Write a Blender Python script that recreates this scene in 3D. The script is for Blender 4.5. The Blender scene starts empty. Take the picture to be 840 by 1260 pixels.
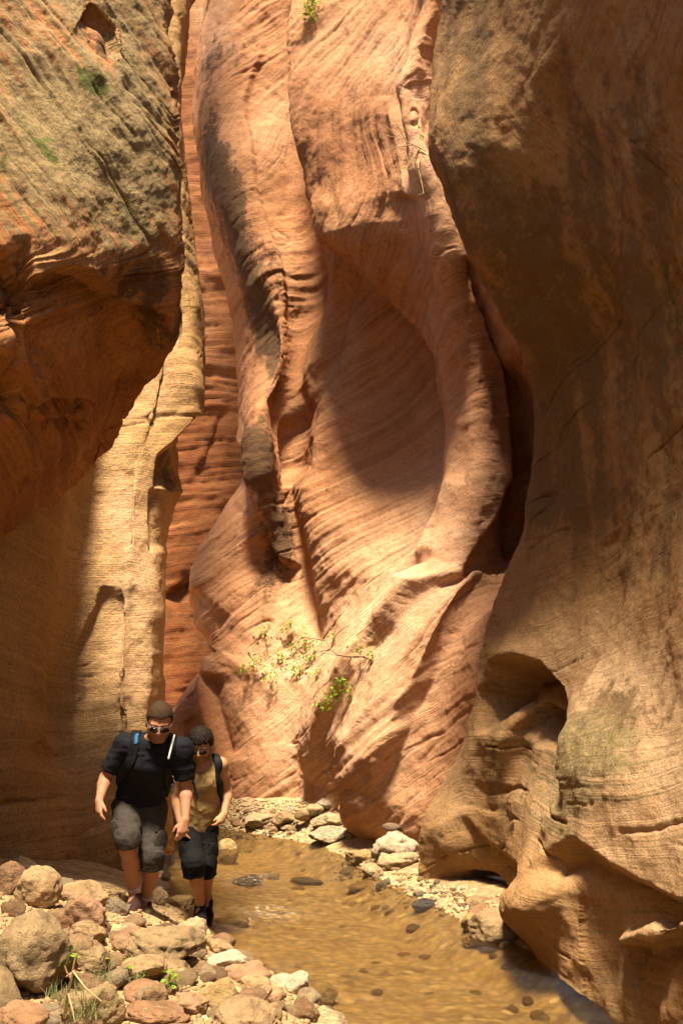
import bpy, bmesh, math, random
import numpy as np
from mathutils import Vector, Matrix

# ------------------------------------------------------------------ camera, sky, sun, exposure
SC = bpy.context.scene
COL = SC.collection
CAM = np.array((0.0, 0.0, 1.82))           # standing at the water's edge, eye level above the stream
S = 0.91                                   # metres per unit of the distances traced for the walls
PITCH = math.radians(10.6)
F = 1225.0                                 # focal length in photo pixels (840 x 1260), a 35 mm lens
cam_d = bpy.data.cameras.new('camera')
cam_d.sensor_fit = 'VERTICAL'; cam_d.sensor_height = 36.0; cam_d.lens = 35.0
cam_d.clip_start = 0.05; cam_d.clip_end = 500.0
cam_o = bpy.data.objects.new('camera', cam_d); COL.objects.link(cam_o)
cam_o.location = CAM; cam_o.rotation_euler = (math.pi/2 + PITCH, 0, 0)
SC.camera = cam_o

SUN_EL, SUN_AZ = math.radians(69.0), math.radians(-8.0)   # azimuth: degrees to the right of straight behind the camera
sun_from = Vector((math.sin(SUN_AZ)*math.cos(SUN_EL), -math.cos(SUN_AZ)*math.cos(SUN_EL), math.sin(SUN_EL)))
W = bpy.data.worlds.new('World'); SC.world = W; W.use_nodes = True
wn = W.node_tree.nodes; wl = W.node_tree.links
sky = wn.new('ShaderNodeTexSky'); sky.sky_type = 'NISHITA'; sky.sun_disc = False
sky.sun_elevation = SUN_EL
sky.sun_rotation = math.atan2(sun_from.x, sun_from.y)
sky.dust_density = 2.0; sky.air_density = 1.0
wn['Background'].inputs['Strength'].default_value = 0.07
wl.new(sky.outputs['Color'], wn['Background'].inputs['Color'])
sd = bpy.data.lights.new('sun', 'SUN'); sd.energy = 5.0; sd.angle = math.radians(10.0); sd.color = (1.0, 0.86, 0.66)
so = bpy.data.objects.new('sun', sd); COL.objects.link(so)
so.rotation_euler = sun_from.to_track_quat('Z', 'Y').to_euler(); so.location = (2, -6, 14)
SC.view_settings.view_transform = 'Standard'; SC.view_settings.look = 'None'
SC.view_settings.gamma = 1.0; SC.view_settings.use_curve_mapping = False
SC.view_settings.exposure = 1.76
SC.render.engine = 'CYCLES'
cy = SC.cycles
cy.use_denoising = True; cy.max_bounces = 12; cy.diffuse_bounces = 6; cy.glossy_bounces = 4
cy.transmission_bounces = 4; cy.transparent_max_bounces = 12; cy.caustics_reflective = False; cy.caustics_refractive = False
cy.sample_clamp_indirect = 10.0
cy.use_adaptive_sampling = True; cy.adaptive_threshold = 0.015

# ------------------------------------------------------------------ helpers
RIGHT = np.array((1.0, 0, 0)); UP = np.array((0, -math.sin(PITCH), math.cos(PITCH))); FWD = np.array((0, math.cos(PITCH), math.sin(PITCH)))
def ray(px, py):
    px = np.asarray(px, float); py = np.asarray(py, float)
    return FWD + ((px-420)/F)[..., None]*RIGHT + ((630-py)/F)[..., None]*UP
def P(px, py, Y):                          # the point of that viewing direction that lies Y metres down the canyon
    d = ray(px, py); return CAM + d*(S*np.asarray(Y, float)/d[..., 1])[..., None]
def PT(px, py, Y):                         # the same with Y in plain metres
    return P(px, py, np.asarray(Y, float)/S)

def _h(ix, iy, iz, seed):
    h = (ix.astype(np.uint32)*np.uint32(374761393) + iy.astype(np.uint32)*np.uint32(668265263)
         + iz.astype(np.uint32)*np.uint32(2147483647) + np.uint32((seed*1274126177) & 0xffffffff))
    h = (h ^ (h >> np.uint32(13)))*np.uint32(1274126177)
    h = (h ^ (h >> np.uint32(16)))*np.uint32(2246822519)
    h ^= h >> np.uint32(15)
    return h.astype(np.float32)*np.float32(2.0/4294967295.0) - np.float32(1.0)
def vnoise(x, y, z, seed=0):
    x = np.asarray(x, np.float32); y = np.asarray(y, np.float32)+np.zeros_like(x); z = np.asarray(z, np.float32)+np.zeros_like(x)
    fx, fy, fz = np.floor(x), np.floor(y), np.floor(z)
    ix, iy, iz = fx.astype(np.int64), fy.astype(np.int64), fz.astype(np.int64)
    x = x-fx; y = y-fy; z = z-fz
    u = x*x*x*(x*(x*6-15)+10); v = y*y*y*(y*(y*6-15)+10); w = z*z*z*(z*(z*6-15)+10)
    def H(a, b, c): return _h(ix+a, iy+b, iz+c, seed)
    def L(a, b, t): return a+(b-a)*t
    return L(L(L(H(0,0,0), H(1,0,0), u), L(H(0,1,0), H(1,1,0), u), v),
             L(L(H(0,0,1), H(1,0,1), u), L(H(0,1,1), H(1,1,1), u), v), w)
def fbm(p, scale, octv=4, seed=0, gain=0.5, lac=2.03):
    s = np.asarray(scale, float)*np.ones(3); a = 1.0; r = 0; t = 0
    for k in range(octv):
        r = r + a*vnoise(p[..., 0]*s[0]+k*17.3, p[..., 1]*s[1]+k*5.1, p[..., 2]*s[2]+k*9.7, seed+k)
        t += a; a *= gain; s = s*lac
    return r/t
def sstep(a, b, x):
    t = np.clip((x-a)/(b-a), 0, 1); return t*t*(3-2*t)

def mesh_obj(name, verts, faces, mat, parent=None, smooth=True, attrs=None):
    """one mesh object from numpy arrays (faces: quads or triangles, n x k)"""
    verts = np.asarray(verts, np.float32); me = bpy.data.meshes.new(name)
    if isinstance(faces, np.ndarray):
        n, k = faces.shape
        me.vertices.add(len(verts)); me.vertices.foreach_set('co', verts.ravel())
        me.loops.add(n*k); me.loops.foreach_set('vertex_index', faces.astype(np.int32).ravel())
        me.polygons.add(n); me.polygons.foreach_set('loop_start', np.arange(0, n*k, k, dtype=np.int32))
        me.update(calc_edges=True)
    else:
        me.from_pydata([tuple(v) for v in verts], [], faces)
    me.validate()
    if smooth: me.polygons.foreach_set('use_smooth', np.ones(len(me.polygons), bool))
    for k, v in (attrs or {}).items():
        a = me.attributes.new(k, 'FLOAT', 'POINT'); a.data.foreach_set('value', np.asarray(v, np.float32).ravel())
    if mat is not None: me.materials.append(mat)
    o = bpy.data.objects.new(name, me); COL.objects.link(o)
    if parent is not None: o.parent = parent
    return o
def tag(o, label=None, cat=None, group=None, kind=None):
    for k, v in (('label', label), ('category', cat), ('group', group), ('kind', kind)):
        if v: o[k] = v
    return o
def empty(name, loc, label=None, cat=None, group=None):
    o = bpy.data.objects.new(name, None); COL.objects.link(o); o.location = loc; o.empty_display_size = 0.1
    return tag(o, label, cat, group)

# ------------------------------------------------------------------ node helpers
class NT:
    def __init__(s, name):
        s.m = bpy.data.materials.new(name); s.m.use_nodes = True; s.t = s.m.node_tree
        s.b = s.t.nodes['Principled BSDF']; s.out = s.t.nodes['Material Output']
    def n(s, typ, **kw):
        nd = s.t.nodes.new(typ)
        for k, v in kw.items(): setattr(nd, k, v)
        return nd
    def link(s, a, b): s.t.links.new(a, b)
    def put(s, sock, v):
        if hasattr(v, 'is_output'): s.link(v, sock)
        else: sock.default_value = v
    def math(s, op, a, b=None, c=None, clamp=False):
        nd = s.n('ShaderNodeMath', operation=op, use_clamp=clamp); s.put(nd.inputs[0], a)
        if b is not None: s.put(nd.inputs[1], b)
        if c is not None: s.put(nd.inputs[2], c)
        return nd.outputs[0]
    def attr(s, name): return s.n('ShaderNodeAttribute', attribute_name=name).outputs['Fac']
    def noise(s, vec, scale, detail=4, rough=0.55, dim='3D', w=None, dist=0.0):
        nd = s.n('ShaderNodeTexNoise', noise_dimensions=dim)
        if vec is not None: s.link(vec, nd.inputs['Vector'])
        if w is not None: s.put(nd.inputs['W'], w)
        nd.inputs['Scale'].default_value = scale; nd.inputs['Detail'].default_value = detail
        nd.inputs['Roughness'].default_value = rough; nd.inputs['Distortion'].default_value = dist
        return nd.outputs['Fac']
    def ramp(s, fac, stops, interp='LINEAR'):
        nd = s.n('ShaderNodeValToRGB'); cr = nd.color_ramp; cr.interpolation = interp
        while len(cr.elements) > 1: cr.elements.remove(cr.elements[-1])
        for i, (p, c) in enumerate(stops):
            e = cr.elements[0] if i == 0 else cr.elements.new(p)
            e.position = p; e.color = (c, c, c, 1) if isinstance(c, (int, float)) else (*c, 1)
        s.put(nd.inputs[0], fac); return nd.outputs['Color']
    def mix(s, fac, a, b, blend='MIX'):
        nd = s.n('ShaderNodeMix', data_type='RGBA', blend_type=blend); s.put(nd.inputs[0], fac)
        for sock, v in ((nd.inputs[6], a), (nd.inputs[7], b)):
            s.put(sock, (*v, 1) if isinstance(v, tuple) and len(v) == 3 else v)
        return nd.outputs[2]
    def map(s, vec, scale=(1, 1, 1), rot=(0, 0, 0)):
        nd = s.n('ShaderNodeMapping'); s.link(vec, nd.inputs[0])
        nd.inputs['Scale'].default_value = scale; nd.inputs['Rotation'].default_value = rot
        return nd.outputs[0]
    def coord(s, k='Object'): return s.n('ShaderNodeTexCoord').outputs[k]
    def bump(s, h, strength, dist, normal=None):
        nd = s.n('ShaderNodeBump'); nd.inputs['Strength'].default_value = strength; nd.inputs['Distance'].default_value = dist
        s.link(h, nd.inputs['Height'])
        if normal is not None: s.link(normal, nd.inputs['Normal'])
        return nd.outputs[0]
# ------------------------------------------------------------------ rock materials
def sandstone(name, cols, varn_shade=(0.060, 0.036, 0.018), lich=(0.19, 0.145, 0.065), band=0.5, fine=60.0, lines=0.6):
    """layered sandstone; the broad patterns (n_big, n_mid, n_pat, n_st) ride on the mesh, grain is added here"""
    t = NT(name); co = t.coord()
    bed = t.attr('bed'); big = t.attr('n_big'); mid = t.attr('n_mid'); pat = t.attr('n_pat'); st = t.attr('n_st')
    str1 = t.noise(None, 1.0, 4, 0.7, '1D', w=t.math('MULTIPLY', bed, 5.0))
    str2 = t.noise(None, 1.0, 3, 0.65, '1D', w=t.math('MULTIPLY', bed, fine))
    f = t.math('ADD', t.math('MULTIPLY', big, 0.55), t.math('MULTIPLY', str1, 0.45*band*2))
    c = t.ramp(f, [(0.33, cols[0]), (0.47, cols[1]), (0.60, cols[2]), (0.74, cols[3])])
    pale = t.math('MULTIPLY', t.attr('pale'), t.ramp(mid, [(0.3, 0.45), (0.6, 1.0)]), clamp=True)
    c = t.mix(pale, c, cols[4])  # pale areas: bleached rock, and sunlight painted in as lighter rock
    c = t.mix(0.6, c, t.ramp(str2, [(0.25, 1-0.3*(0.4+lines)), (0.5, 1.0), (0.75, 1+0.14*(0.4+lines))]), 'MULTIPLY')
    ln = t.math('ABSOLUTE', t.math('SUBTRACT', t.noise(None, 1.0, 2, 0.6, '1D', w=t.math('MULTIPLY', bed, 22.0)), 0.5))
    lw = t.math('MULTIPLY', t.ramp(ln, [(0.0, 1.0), (0.035, 0.0)]), t.ramp(mid, [(0.42, 0.0), (0.60, 0.75*lines)]))
    c = t.mix(lw, c, (cols[0][0]*0.45, cols[0][1]*0.45, cols[0][2]*0.45))
    spk = t.noise(co, 30.0, 6, 0.80)
    grit = t.noise(co, 11.0, 5, 0.80)
    c = t.mix(0.85, c, t.ramp(spk, [(0.32, 0.50), (0.47, 0.97), (0.72, 1.28)]), 'MULTIPLY')
    c = t.mix(0.6, c, t.ramp(grit, [(0.30, 0.66), (0.47, 1.0), (0.70, 1.16)]), 'MULTIPLY')
    # desert varnish streaks down the face, and shade painted into recesses
    m = t.math('ADD', t.math('ADD', t.math('MULTIPLY', st, 0.26), t.math('MULTIPLY', pat, 0.14)), t.math('ADD', t.math('MULTIPLY', spk, 0.34), t.math('MULTIPLY', grit, 0.26)))
    m = t.math('MULTIPLY_ADD', t.math('SUBTRACT', m, 0.5), 2.3, 0.5)
    v = t.math('ADD', m, t.math('MULTIPLY', t.math('SUBTRACT', t.attr('varn_shade'), 0.5), 0.62))
    c = t.mix(t.ramp(v, [(0.44, 0.0), (0.58, 0.84)]), c, varn_shade)
    # grey-green crust of lichen, streaked along the layers
    lst = t.noise(None, 1.0, 4, 0.7, '1D', w=t.math('MULTIPLY', bed, 14.0))
    l = t.math('ADD', t.math('ADD', t.math('MULTIPLY', grit, 0.35), t.math('MULTIPLY', spk, 0.25)), t.math('MULTIPLY', lst, 0.40))
    l = t.math('MULTIPLY_ADD', t.math('SUBTRACT', l, 0.5), 1.8, 0.5)
    l = t.math('ADD', l, t.math('MULTIPLY', t.math('SUBTRACT', t.attr('lich'), 0.5), 0.55))
    lc = t.mix(t.ramp(spk, [(0.42, 0.0), (0.6, 1.0)]), (lich[0]*0.62, lich[1]*0.62, lich[2]*0.62), (lich[0]*1.4, lich[1]*1.35, lich[2]*1.3))
    c = t.mix(t.ramp(l, [(0.44, 0.0), (0.58, 0.88)]), c, lc)
    g = t.math('ADD', t.math('ADD', t.math('MULTIPLY', grit, 0.6), t.math('MULTIPLY', lst, 0.4)), t.math('MULTIPLY', t.math('SUBTRACT', t.attr('moss'), 0.5), 0.5))
    c = t.mix(t.ramp(g, [(0.50, 0.0), (0.58, 0.9)]), c, (0.075, 0.085, 0.014))
    t.link(c, t.b.inputs['Base Color'])
    t.b.inputs['Roughness'].default_value = 0.88
    t.b.inputs['Specular IOR Level'].default_value = 0.2
    h = t.math('SUBTRACT', t.math('ADD', t.math('MULTIPLY', str2, 0.35), t.math('ADD', t.math('MULTIPLY', grit, 1.3), t.math('MULTIPLY', spk, 0.65))), t.math('MULTIPLY', lw, 0.5))
    t.link(t.bump(h, 0.75, 0.032), t.b.inputs['Normal'])
    return t.m
ORANGE = [(0.25, 0.098, 0.036), (0.345, 0.150, 0.060), (0.42, 0.200, 0.090), (0.48, 0.258, 0.128), (0.63, 0.375, 0.215)]
TAN    = [(0.25, 0.135, 0.046), (0.33, 0.190, 0.068), (0.39, 0.235, 0.094), (0.44, 0.28, 0.125), (0.51, 0.318, 0.172)]
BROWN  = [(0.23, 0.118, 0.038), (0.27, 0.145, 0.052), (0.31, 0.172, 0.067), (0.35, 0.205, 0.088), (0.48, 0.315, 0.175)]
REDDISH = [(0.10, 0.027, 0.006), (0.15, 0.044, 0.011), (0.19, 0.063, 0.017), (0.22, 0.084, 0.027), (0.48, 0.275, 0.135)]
M_MID = sandstone('sandstone_orange', ORANGE)
M_LEFT = sandstone('sandstone_tan', TAN, lines=0.35)
M_RIGHT = sandstone('sandstone_brown', BROWN, varn_shade=(0.115, 0.067, 0.026), fine=45, lines=0.15)
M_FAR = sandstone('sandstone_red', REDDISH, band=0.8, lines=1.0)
M_BULGE = sandstone('sandstone_lichen', [(0.22, 0.082, 0.025), (0.31, 0.130, 0.042), (0.37, 0.175, 0.065), (0.40, 0.210, 0.090), (0.44, 0.26, 0.13)])

# ------------------------------------------------------------------ canyon walls: feature lines (ridges, gullies) lofted into a surface
def pchip(xk, yk, x):
    xk = np.asarray(xk, float); yk = np.asarray(yk, float)
    h = np.diff(xk); d = np.diff(yk)/h; m = np.zeros_like(yk)
    for i in range(1, len(xk)-1):
        if d[i-1]*d[i] > 0:
            w1 = 2*h[i]+h[i-1]; w2 = h[i]+2*h[i-1]; m[i] = (w1+w2)/(w1/d[i-1]+w2/d[i])
    m[0] = d[0]; m[-1] = d[-1]
    i = np.clip(np.searchsorted(xk, x)-1, 0, len(xk)-2); t = (x-xk[i])/h[i]
    return ((2*t**3-3*t**2+1)*yk[i] + (t**3-2*t**2+t)*h[i]*m[i] + (-2*t**3+3*t**2)*yk[i+1] + (t**3-t**2)*h[i]*m[i+1])

def seg_dist(px, py, path):
    """distance to a traced line, signed: positive on the right-hand side when walking along it"""
    best = np.full(px.shape, 1e9); sgn = np.ones(px.shape); tt = np.zeros(px.shape); n = len(path)-1
    for k in range(n):
        ax, ay = path[k]; bx, by = path[k+1]; dx, dy = bx-ax, by-ay
        t = np.clip(((px-ax)*dx+(py-ay)*dy)/(dx*dx+dy*dy), 0, 1)
        d = np.hypot(px-ax-t*dx, py-ay-t*dy); c = dx*(py-ay)-dy*(px-ax)
        w = d < best-1e-6
        best = np.where(w, d, best); sgn = np.where(w, np.sign(c), sgn); tt = np.where(w, (k+t)/n, tt)
    return best*sgn, tt

def spots(px, py, lst):
    r = np.zeros(px.shape)
    for (x, y, rx, ry, rot, a) in lst:
        c, s = math.cos(math.radians(rot)), math.sin(math.radians(rot))
        u = ((px-x)*c+(py-y)*s)/rx; v = (-(px-x)*s+(py-y)*c)/ry
        r = r + a*np.exp(-(u*u+v*v))
    return r

def sheet(name, lines, nu, nv, mat, theta, strokes=(), bumps=(), masks=None, strata=0.05, lump=0.10, fine=0.012, seed=1, base=None, bedfun=None, dens=None, groove=None):
    base = base or {}
    f_above = 0.12
    s = np.linspace(0, 1, nv); rows = []; pr = []
    for ln in lines:
        if ln[0] == 'w':
            a = np.array(ln[1], float)*S                      # world points, top to bottom
            v = (a[0, 2]-a[:, 2])/(a[0, 2]-a[-1, 2]); vv = np.where(s < f_above, s/f_above*0.31, 0.31+(s-f_above)/(1-f_above)*0.69)
            rows.append(np.stack([pchip(v, a[:, k], vv) for k in range(3)], -1))
            pr.append(np.stack([np.full(nv, ln[2] if len(ln) > 2 else -3000.0), np.full(nv, 600.0)], -1))
        else:
            a = np.array(ln, float); top, bot = a[0, 1], a[-1, 1]
            k0 = max(0.02, (-20-top)/(bot-top)) if top < -20 else 0.0
            vv = np.where(s < f_above, s/f_above*k0, k0+(s-f_above)/(1-f_above)*(1-k0)) if k0 > 0 else s
            py = top+vv*(bot-top); px = pchip(a[:, 1], a[:, 0], py); Y = pchip(a[:, 1], a[:, 2], py)
            rows.append(P(px, py, Y)); pr.append(np.stack([px, py], -1))
    R3 = np.array(rows); RP = np.array(pr); n = len(lines)
    ch = np.linalg.norm(np.diff(R3, axis=0), axis=-1).mean(1); K = np.concatenate([[0], np.cumsum(ch)])
    pd = np.abs(np.diff(RP, axis=0)); pd = np.clip(np.hypot(pd[..., 0], pd[..., 1]).mean(1), 18, 130)
    if dens is not None: pd = pd*np.array(dens)
    cnt = np.maximum(6, np.round(pd/pd.sum()*nu)).astype(int)
    us = np.concatenate([np.linspace(K[i], K[i+1], cnt[i], endpoint=False) for i in range(n-1)]+[[K[-1]]])
    A = np.concatenate([R3, RP], -1)                          # n x nv x 5
    T = np.zeros_like(A)
    for i in range(n):
        if i == 0: T[i] = (A[1]-A[0])/ch[0]
        elif i == n-1: T[i] = (A[-1]-A[-2])/ch[-1]
        else:
            d0 = (A[i]-A[i-1])/ch[i-1]; d1 = (A[i+1]-A[i])/ch[i]
            T[i] = (d0*ch[i]+d1*ch[i-1])/(ch[i]+ch[i-1])
    i = np.clip(np.searchsorted(K, us, side='right')-1, 0, n-2); h = ch[i]; t = (us-K[i])/h
    e = lambda q: q[:, None, None]
    G = e(2*t**3-3*t**2+1)*A[i] + e((t**3-2*t**2+t)*h)*T[i] + e(-2*t**3+3*t**2)*A[i+1] + e((t**3-t**2)*h)*T[i+1]
    p = G[..., :3].copy(); px = G[..., 3]; py = G[..., 4]
    def normals(q):
        nn = np.cross(np.gradient(q, axis=0), np.gradient(q, axis=1)); nn /= np.linalg.norm(nn, axis=-1, keepdims=True)+1e-12
        return nn
    nn = normals(p)
    sg = np.sign(((CAM-p)*nn).sum(-1)[(px > 0) & (px < 840)].mean())
    off = lump*(fbm(p, (0.75, 0.75, 0.42), 3, seed)) + lump*0.35*fbm(p, (2.4, 2.4, 1.3), 3, seed+11)
    for (path, amp, ws, wf) in strokes:
        d, tt = seg_dist(px, py, path)
        env = np.clip(np.minimum(tt, 1-tt)*8, 0, 1)
        off = off + amp*env*sstep(-ws, ws, d)*np.exp(-np.clip(d, 0, None)/wf)
    off = off + spots(px, py, bumps)
    p = p + sg*nn*off[..., None]
    nn = normals(p)
    # bedding: the layers' own coordinate, warped, drives ledges and colour
    th = np.radians(bedfun(px, py) if bedfun else theta + np.zeros_like(px))
    nb = np.stack([-np.sin(th), 0.12+0*th, np.cos(th)], -1)
    bed = (p*nb).sum(-1) + 0.16*fbm(p, 0.5, 3, seed+21) + 0.035*fbm(p, 2.2, 3, seed+22)
    mod = 0.25+0.75*sstep(-0.25, 0.35, fbm(p, 0.8, 3, seed+31)+0.25*vnoise(bed*1.3, 0, 0, seed+32))
    z0 = np.zeros_like(bed)
    sm = 1.0 if masks is None else 1.0 + spots(px, py, masks.get('strata', []))
    led = vnoise(bed*2.1, z0, z0, seed+40)*0.40 + vnoise(bed*4.7+0.8*vnoise(p[..., 0]*0.6, p[..., 1]*0.6, p[..., 2]*0.6, seed+45), z0, z0, seed+41)*0.30 + vnoise(bed*11.0, p[..., 0]*0.35, p[..., 1]*0.35, seed+42)*0.30 + vnoise(bed*23.0, p[..., 0]*0.8, p[..., 1]*0.8, seed+43)*0.17
    # blocky breaks along the layers
    blk = vnoise(np.floor(bed*9.0)*3.7, p[..., 0]*1.3+p[..., 1]*0.9, z0, seed+51)
    dsp = strata*np.clip(sm, 0, 6)*mod*(led+0.22*blk) + fine*fbm(p, 9.0, 4, seed+61, 0.6) + fine*2.2*fbm(p, 3.2, 3, seed+62)
    cr = np.exp(-(vnoise(bed*3.4, p[..., 0]*0.5, p[..., 1]*0.5, seed+71)/0.035)**2)*sstep(-0.1, 0.3, fbm(p, 1.1, 3, seed+72))
    cr2 = np.exp(-(vnoise(bed*8.5, p[..., 0]*0.9, p[..., 1]*0.9, seed+73)/0.06)**2)*sstep(0.0, 0.35, fbm(p, 1.7, 3, seed+74))
    dsp = dsp - np.clip(sm, 0.35, 2)*(0.030*cr + 0.016*cr2)
    if groove is not None:
        dsp = dsp + groove(px, py, p, bed)
    p = p + sg*nn*dsp[..., None]
    nU = p.shape[0]; idx = np.arange(nU*nv).reshape(nU, nv)
    q = np.stack([idx[:-1, :-1], idx[1:, :-1], idx[1:, 1:], idx[:-1, 1:]], -1).reshape(-1, 4)
    if sg < 0: q = q[:, ::-1]
    nz = lambda sc, o, sd, g=0.6: 0.5+0.42*fbm(p, sc, o, seed+sd, g)
    at = {'bed': bed, 'n_big': nz(0.6, 4, 101), 'n_mid': nz(2.6, 4, 111), 'n_pat': nz(9.0, 3, 121, 0.75), 'n_st': nz((5.0, 5.0, 0.4), 4, 131, 0.68)}
    for k in ('varn_shade', 'lich', 'moss', 'pale'):
        at[k] = np.clip(base.get(k, 0.0) + spots(px, py, (masks or {}).get(k, [])), -1, 1.6)
    o = mesh_obj(name, p.reshape(-1, 3), q, mat, attrs=at)
    o['kind'] = 'structure'
    return o

def rep(px, ys, Y): return [(px, y, Y) for y in ys]

# --- central wall: fluted buttresses and the big alcove
MID = [
 [(300,-500,22),(285,0,22),(275,120,22),(285,300,22),(325,500,22),(300,690,22),(290,800,22),(260,900,22.5),(270,985,23)],
 [(262,-500,21),(252,0,20.3),(240,120,19.8),(246,210,19.5),(268,310,19.2),(290,400,19.1),(298,500,19.0),(300,545,18.9),(285,600,18.9),(250,685,18.8),(238,730,18.6),(240,765,18.6),(256,800,18.5),(235,850,18.3),(215,890,18.2),(225,950,18.1),(250,1002,18.0)],
 [(300,-500,19.8),(290,0,19.2),(272,130,18.7),(298,250,18.2),(328,330,17.9),(345,430,17.6),(318,540,17.2),(322,610,17.3),(345,690,17.7),(300,760,17.4),(290,820,17.1),(275,900,17.0),(288,1012,16.8)],
 [(350,-500,19.8),(345,0,19.2),(350,120,18.9),(368,250,18.5),(380,330,18.2),(362,450,17.9),(346,530,17.8),(356,620,17.9),(372,700,17.9),(365,780,17.2),(345,850,16.7),(330,920,16.5),(335,1018,16.3)],
 [(392,-500,16.6),(378,0,16.2),(375,60,16.0),(386,170,15.7),(410,255,15.6),(408,325,16.2),(400,420,16.6),(385,520,16.8),(385,620,16.7),(400,700,16.5),(410,780,16.4),(395,850,16.1),(375,920,16.0),(375,1020,15.8)],
 [(450,-500,15.9),(440,0,15.4),(440,120,15.0),(460,220,14.7),(447,290,14.9),(470,380,15.6),(470,480,16.3),(465,580,16.3),(470,660,15.8),(470,720,15.4),(440,800,15.4),(420,900,15.2),(400,1026,15.2)],
 [(512,-500,14.8),(505,0,14.2),(498,120,13.7),(515,220,13.8),(527,320,14.1),(542,420,14.8),(552,520,15.3),(545,600,15.2),(530,680,14.8),(500,760,14.5),(470,860,14.2),(438,960,14.3),(430,1035,14.7)],
 [(548,-500,13.5),(533,0,13.0),(500,110,12.8),(515,190,12.8),(545,280,13.0),(568,400,13.6),(586,500,13.7),(590,570,13.6),(580,640,13.5),(550,720,13.5),(520,800,13.3),(490,900,13.2),(465,1000,13.4),(455,1045,13.8)],
 [(580,-500,14.0),(562,0,13.5),(537,170,13.2),(568,300,13.3),(600,420,13.8),(622,520,14.5),(627,600,14.8),(620,680,14.3),(590,750,13.3),(560,820,12.9),(530,920,12.8),(510,1010,12.8),(505,1065,13.0)],
 [(640,-500,13.0),(620,0,12.8),(600,170,12.5),(620,300,12.3),(662,420,12.3),(695,520,12.5),(698,620,12.6),(672,700,12.3),(642,760,12.0),(612,830,11.7),(602,900,11.9),(592,990,12.0),(580,1075,12.0)],
]
mid_strokes = [
 ([(375,20),(374,70),(384,170),(408,262),(418,318)], -0.55, 3, 40)[:1]+(0.35, 3, 60) if False else ([(418,318),(408,262),(384,170),(374,70),(378,-40)], 0.38, 3, 55),
 ([(420,300),(470,380),(530,440),(556,520),(552,600)], -0.30, 9, 80),      # under the round brow: roof of the alcove
 ([(345,600),(348,530),(385,420),(405,330)], -0.35, 4, 30),                 # left lip of the alcove
 ([(290,520),(302,560),(318,640),(345,690),(372,700)], 0.30, 4, 40)[:1]+(-0.30, 4, 35),  # under the dark buttress
 ([(236,730),(275,690),(330,640)], 0.22, 4, 60),
 ([(255,800),(285,765),(330,720)], 0.18, 4, 50),
 ([(620,690),(628,600),(618,520),(600,450)], -0.35, 4, 22),
 ([(488,118),(512,205),(528,240)], 0.15, 3, 30),
 ([(372,960),(395,900),(440,830),(500,760),(548,690)], 0.30, 4, 70),        # long swept steps of the apron
 ([(432,1030),(455,940),(500,860),(560,780),(618,705)], 0.34, 4, 60),
 ([(200,905),(250,850),(262,800)], 0.2, 4, 40),
 ([(275,940),(262,880),(258,830)], -0.28, 5, 18),
 ([(540,250),(575,370),(605,460),(612,560),(595,640),(560,710),(500,790),(440,880),(390,960)], 0.24, 6, 34),      # long flutes sweeping down to the stream
 ([(520,300),(560,420),(575,520),(572,600),(545,680),(490,750),(430,830),(370,920)], 0.20, 6, 32),
 ([(620,720),(570,800),(520,880),(480,980)], 0.24, 6, 34), ([(600,700),(548,775),(490,870),(450,960)], 0.18, 6, 30),
 ([(470,40),(430,140),(425,230),(450,300)], -0.05, 6, 40), ([(330,40),(300,130),(312,230),(345,320),(362,420)], 0.14, 5, 30),
]
mid_bumps = [(480,270,60,70,-20,0.22),(470,490,60,110,10,-0.2),(318,560,16,70,0,0.22),(270,300,14,120,-15,-0.12),
             (440,120,50,70,20,0.05),(320,190,40,50,20,0.18),(600,600,14,80,0,0.10),(330,420,14,80,-10,-0.12)]
mid_masks = {
 'varn_shade': [(320,400,16,110,-12,0.75),(318,570,16,80,-6,0.8),(345,640,14,60,-10,0.5),(285,260,26,100,-12,0.75),(262,170,18,80,0,0.5),(300,60,40,30,-30,0.4),(340,330,16,60,-20,0.4),(335,430,14,60,-20,0.4),(425,330,26,40,-30,0.35),(335,690,25,60,20,0.45),  # varnished rib; recess, alcove and gully spots paint shade into the colour
          (330,740,30,40,20,0.4),(430,380,60,40,0,0.25),(400,560,30,60,0,0.25),(560,560,16,70,0,0.25),(270,60,30,60,30,0.25),(600,620,10,60,0,0.3),
          (430,640,50,60,0,0.2),(500,350,40,60,30,0.15),(580,830,30,80,25,0.2),(500,960,40,50,25,0.2)],
 'pale': [(480,760,120,120,-35,0.8),(560,640,50,130,15,0.7),(440,900,90,110,0,0.75),(330,830,60,80,0,0.6),(520,160,20,90,-10,0.9),(450,60,70,70,0,0.45),(330,160,50,60,0,0.3),(260,20,30,60,0,0.6),(300,600,20,60,0,0.4),(390,960,60,60,0,0.4)],  # bleached ribs, plus the sunlit rim and apron painted lighter
 'moss': [(270,985,16,9,0,1.1)],
 'lich': [(470,990,60,50,0,0.35),(400,900,30,40,0,0.2)],
 'strata': [(300,760,60,60,0,1.4),(420,880,120,110,0,0.5),(330,60,60,60,0,0.5),(460,480,80,130,0,-0.75),(590,600,40,140,0,-0.8),(318,560,20,100,0,-0.6)],
}
def mid_bed(px, py):
    lo = sstep(560, 760, py)
    return 34*lo + (1-lo)*(22+20*sstep(330, 100, py))
mid_wall = sheet('canyon_wall_middle', MID, 430, 800, M_MID, 34, mid_strokes, mid_bumps, mid_masks, strata=0.05, lump=0.13, seed=3,
      base={'varn_shade': -0.02, 'lich': -0.05, 'moss': -0.3, 'pale': 0.05}, bedfun=mid_bed)

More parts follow.
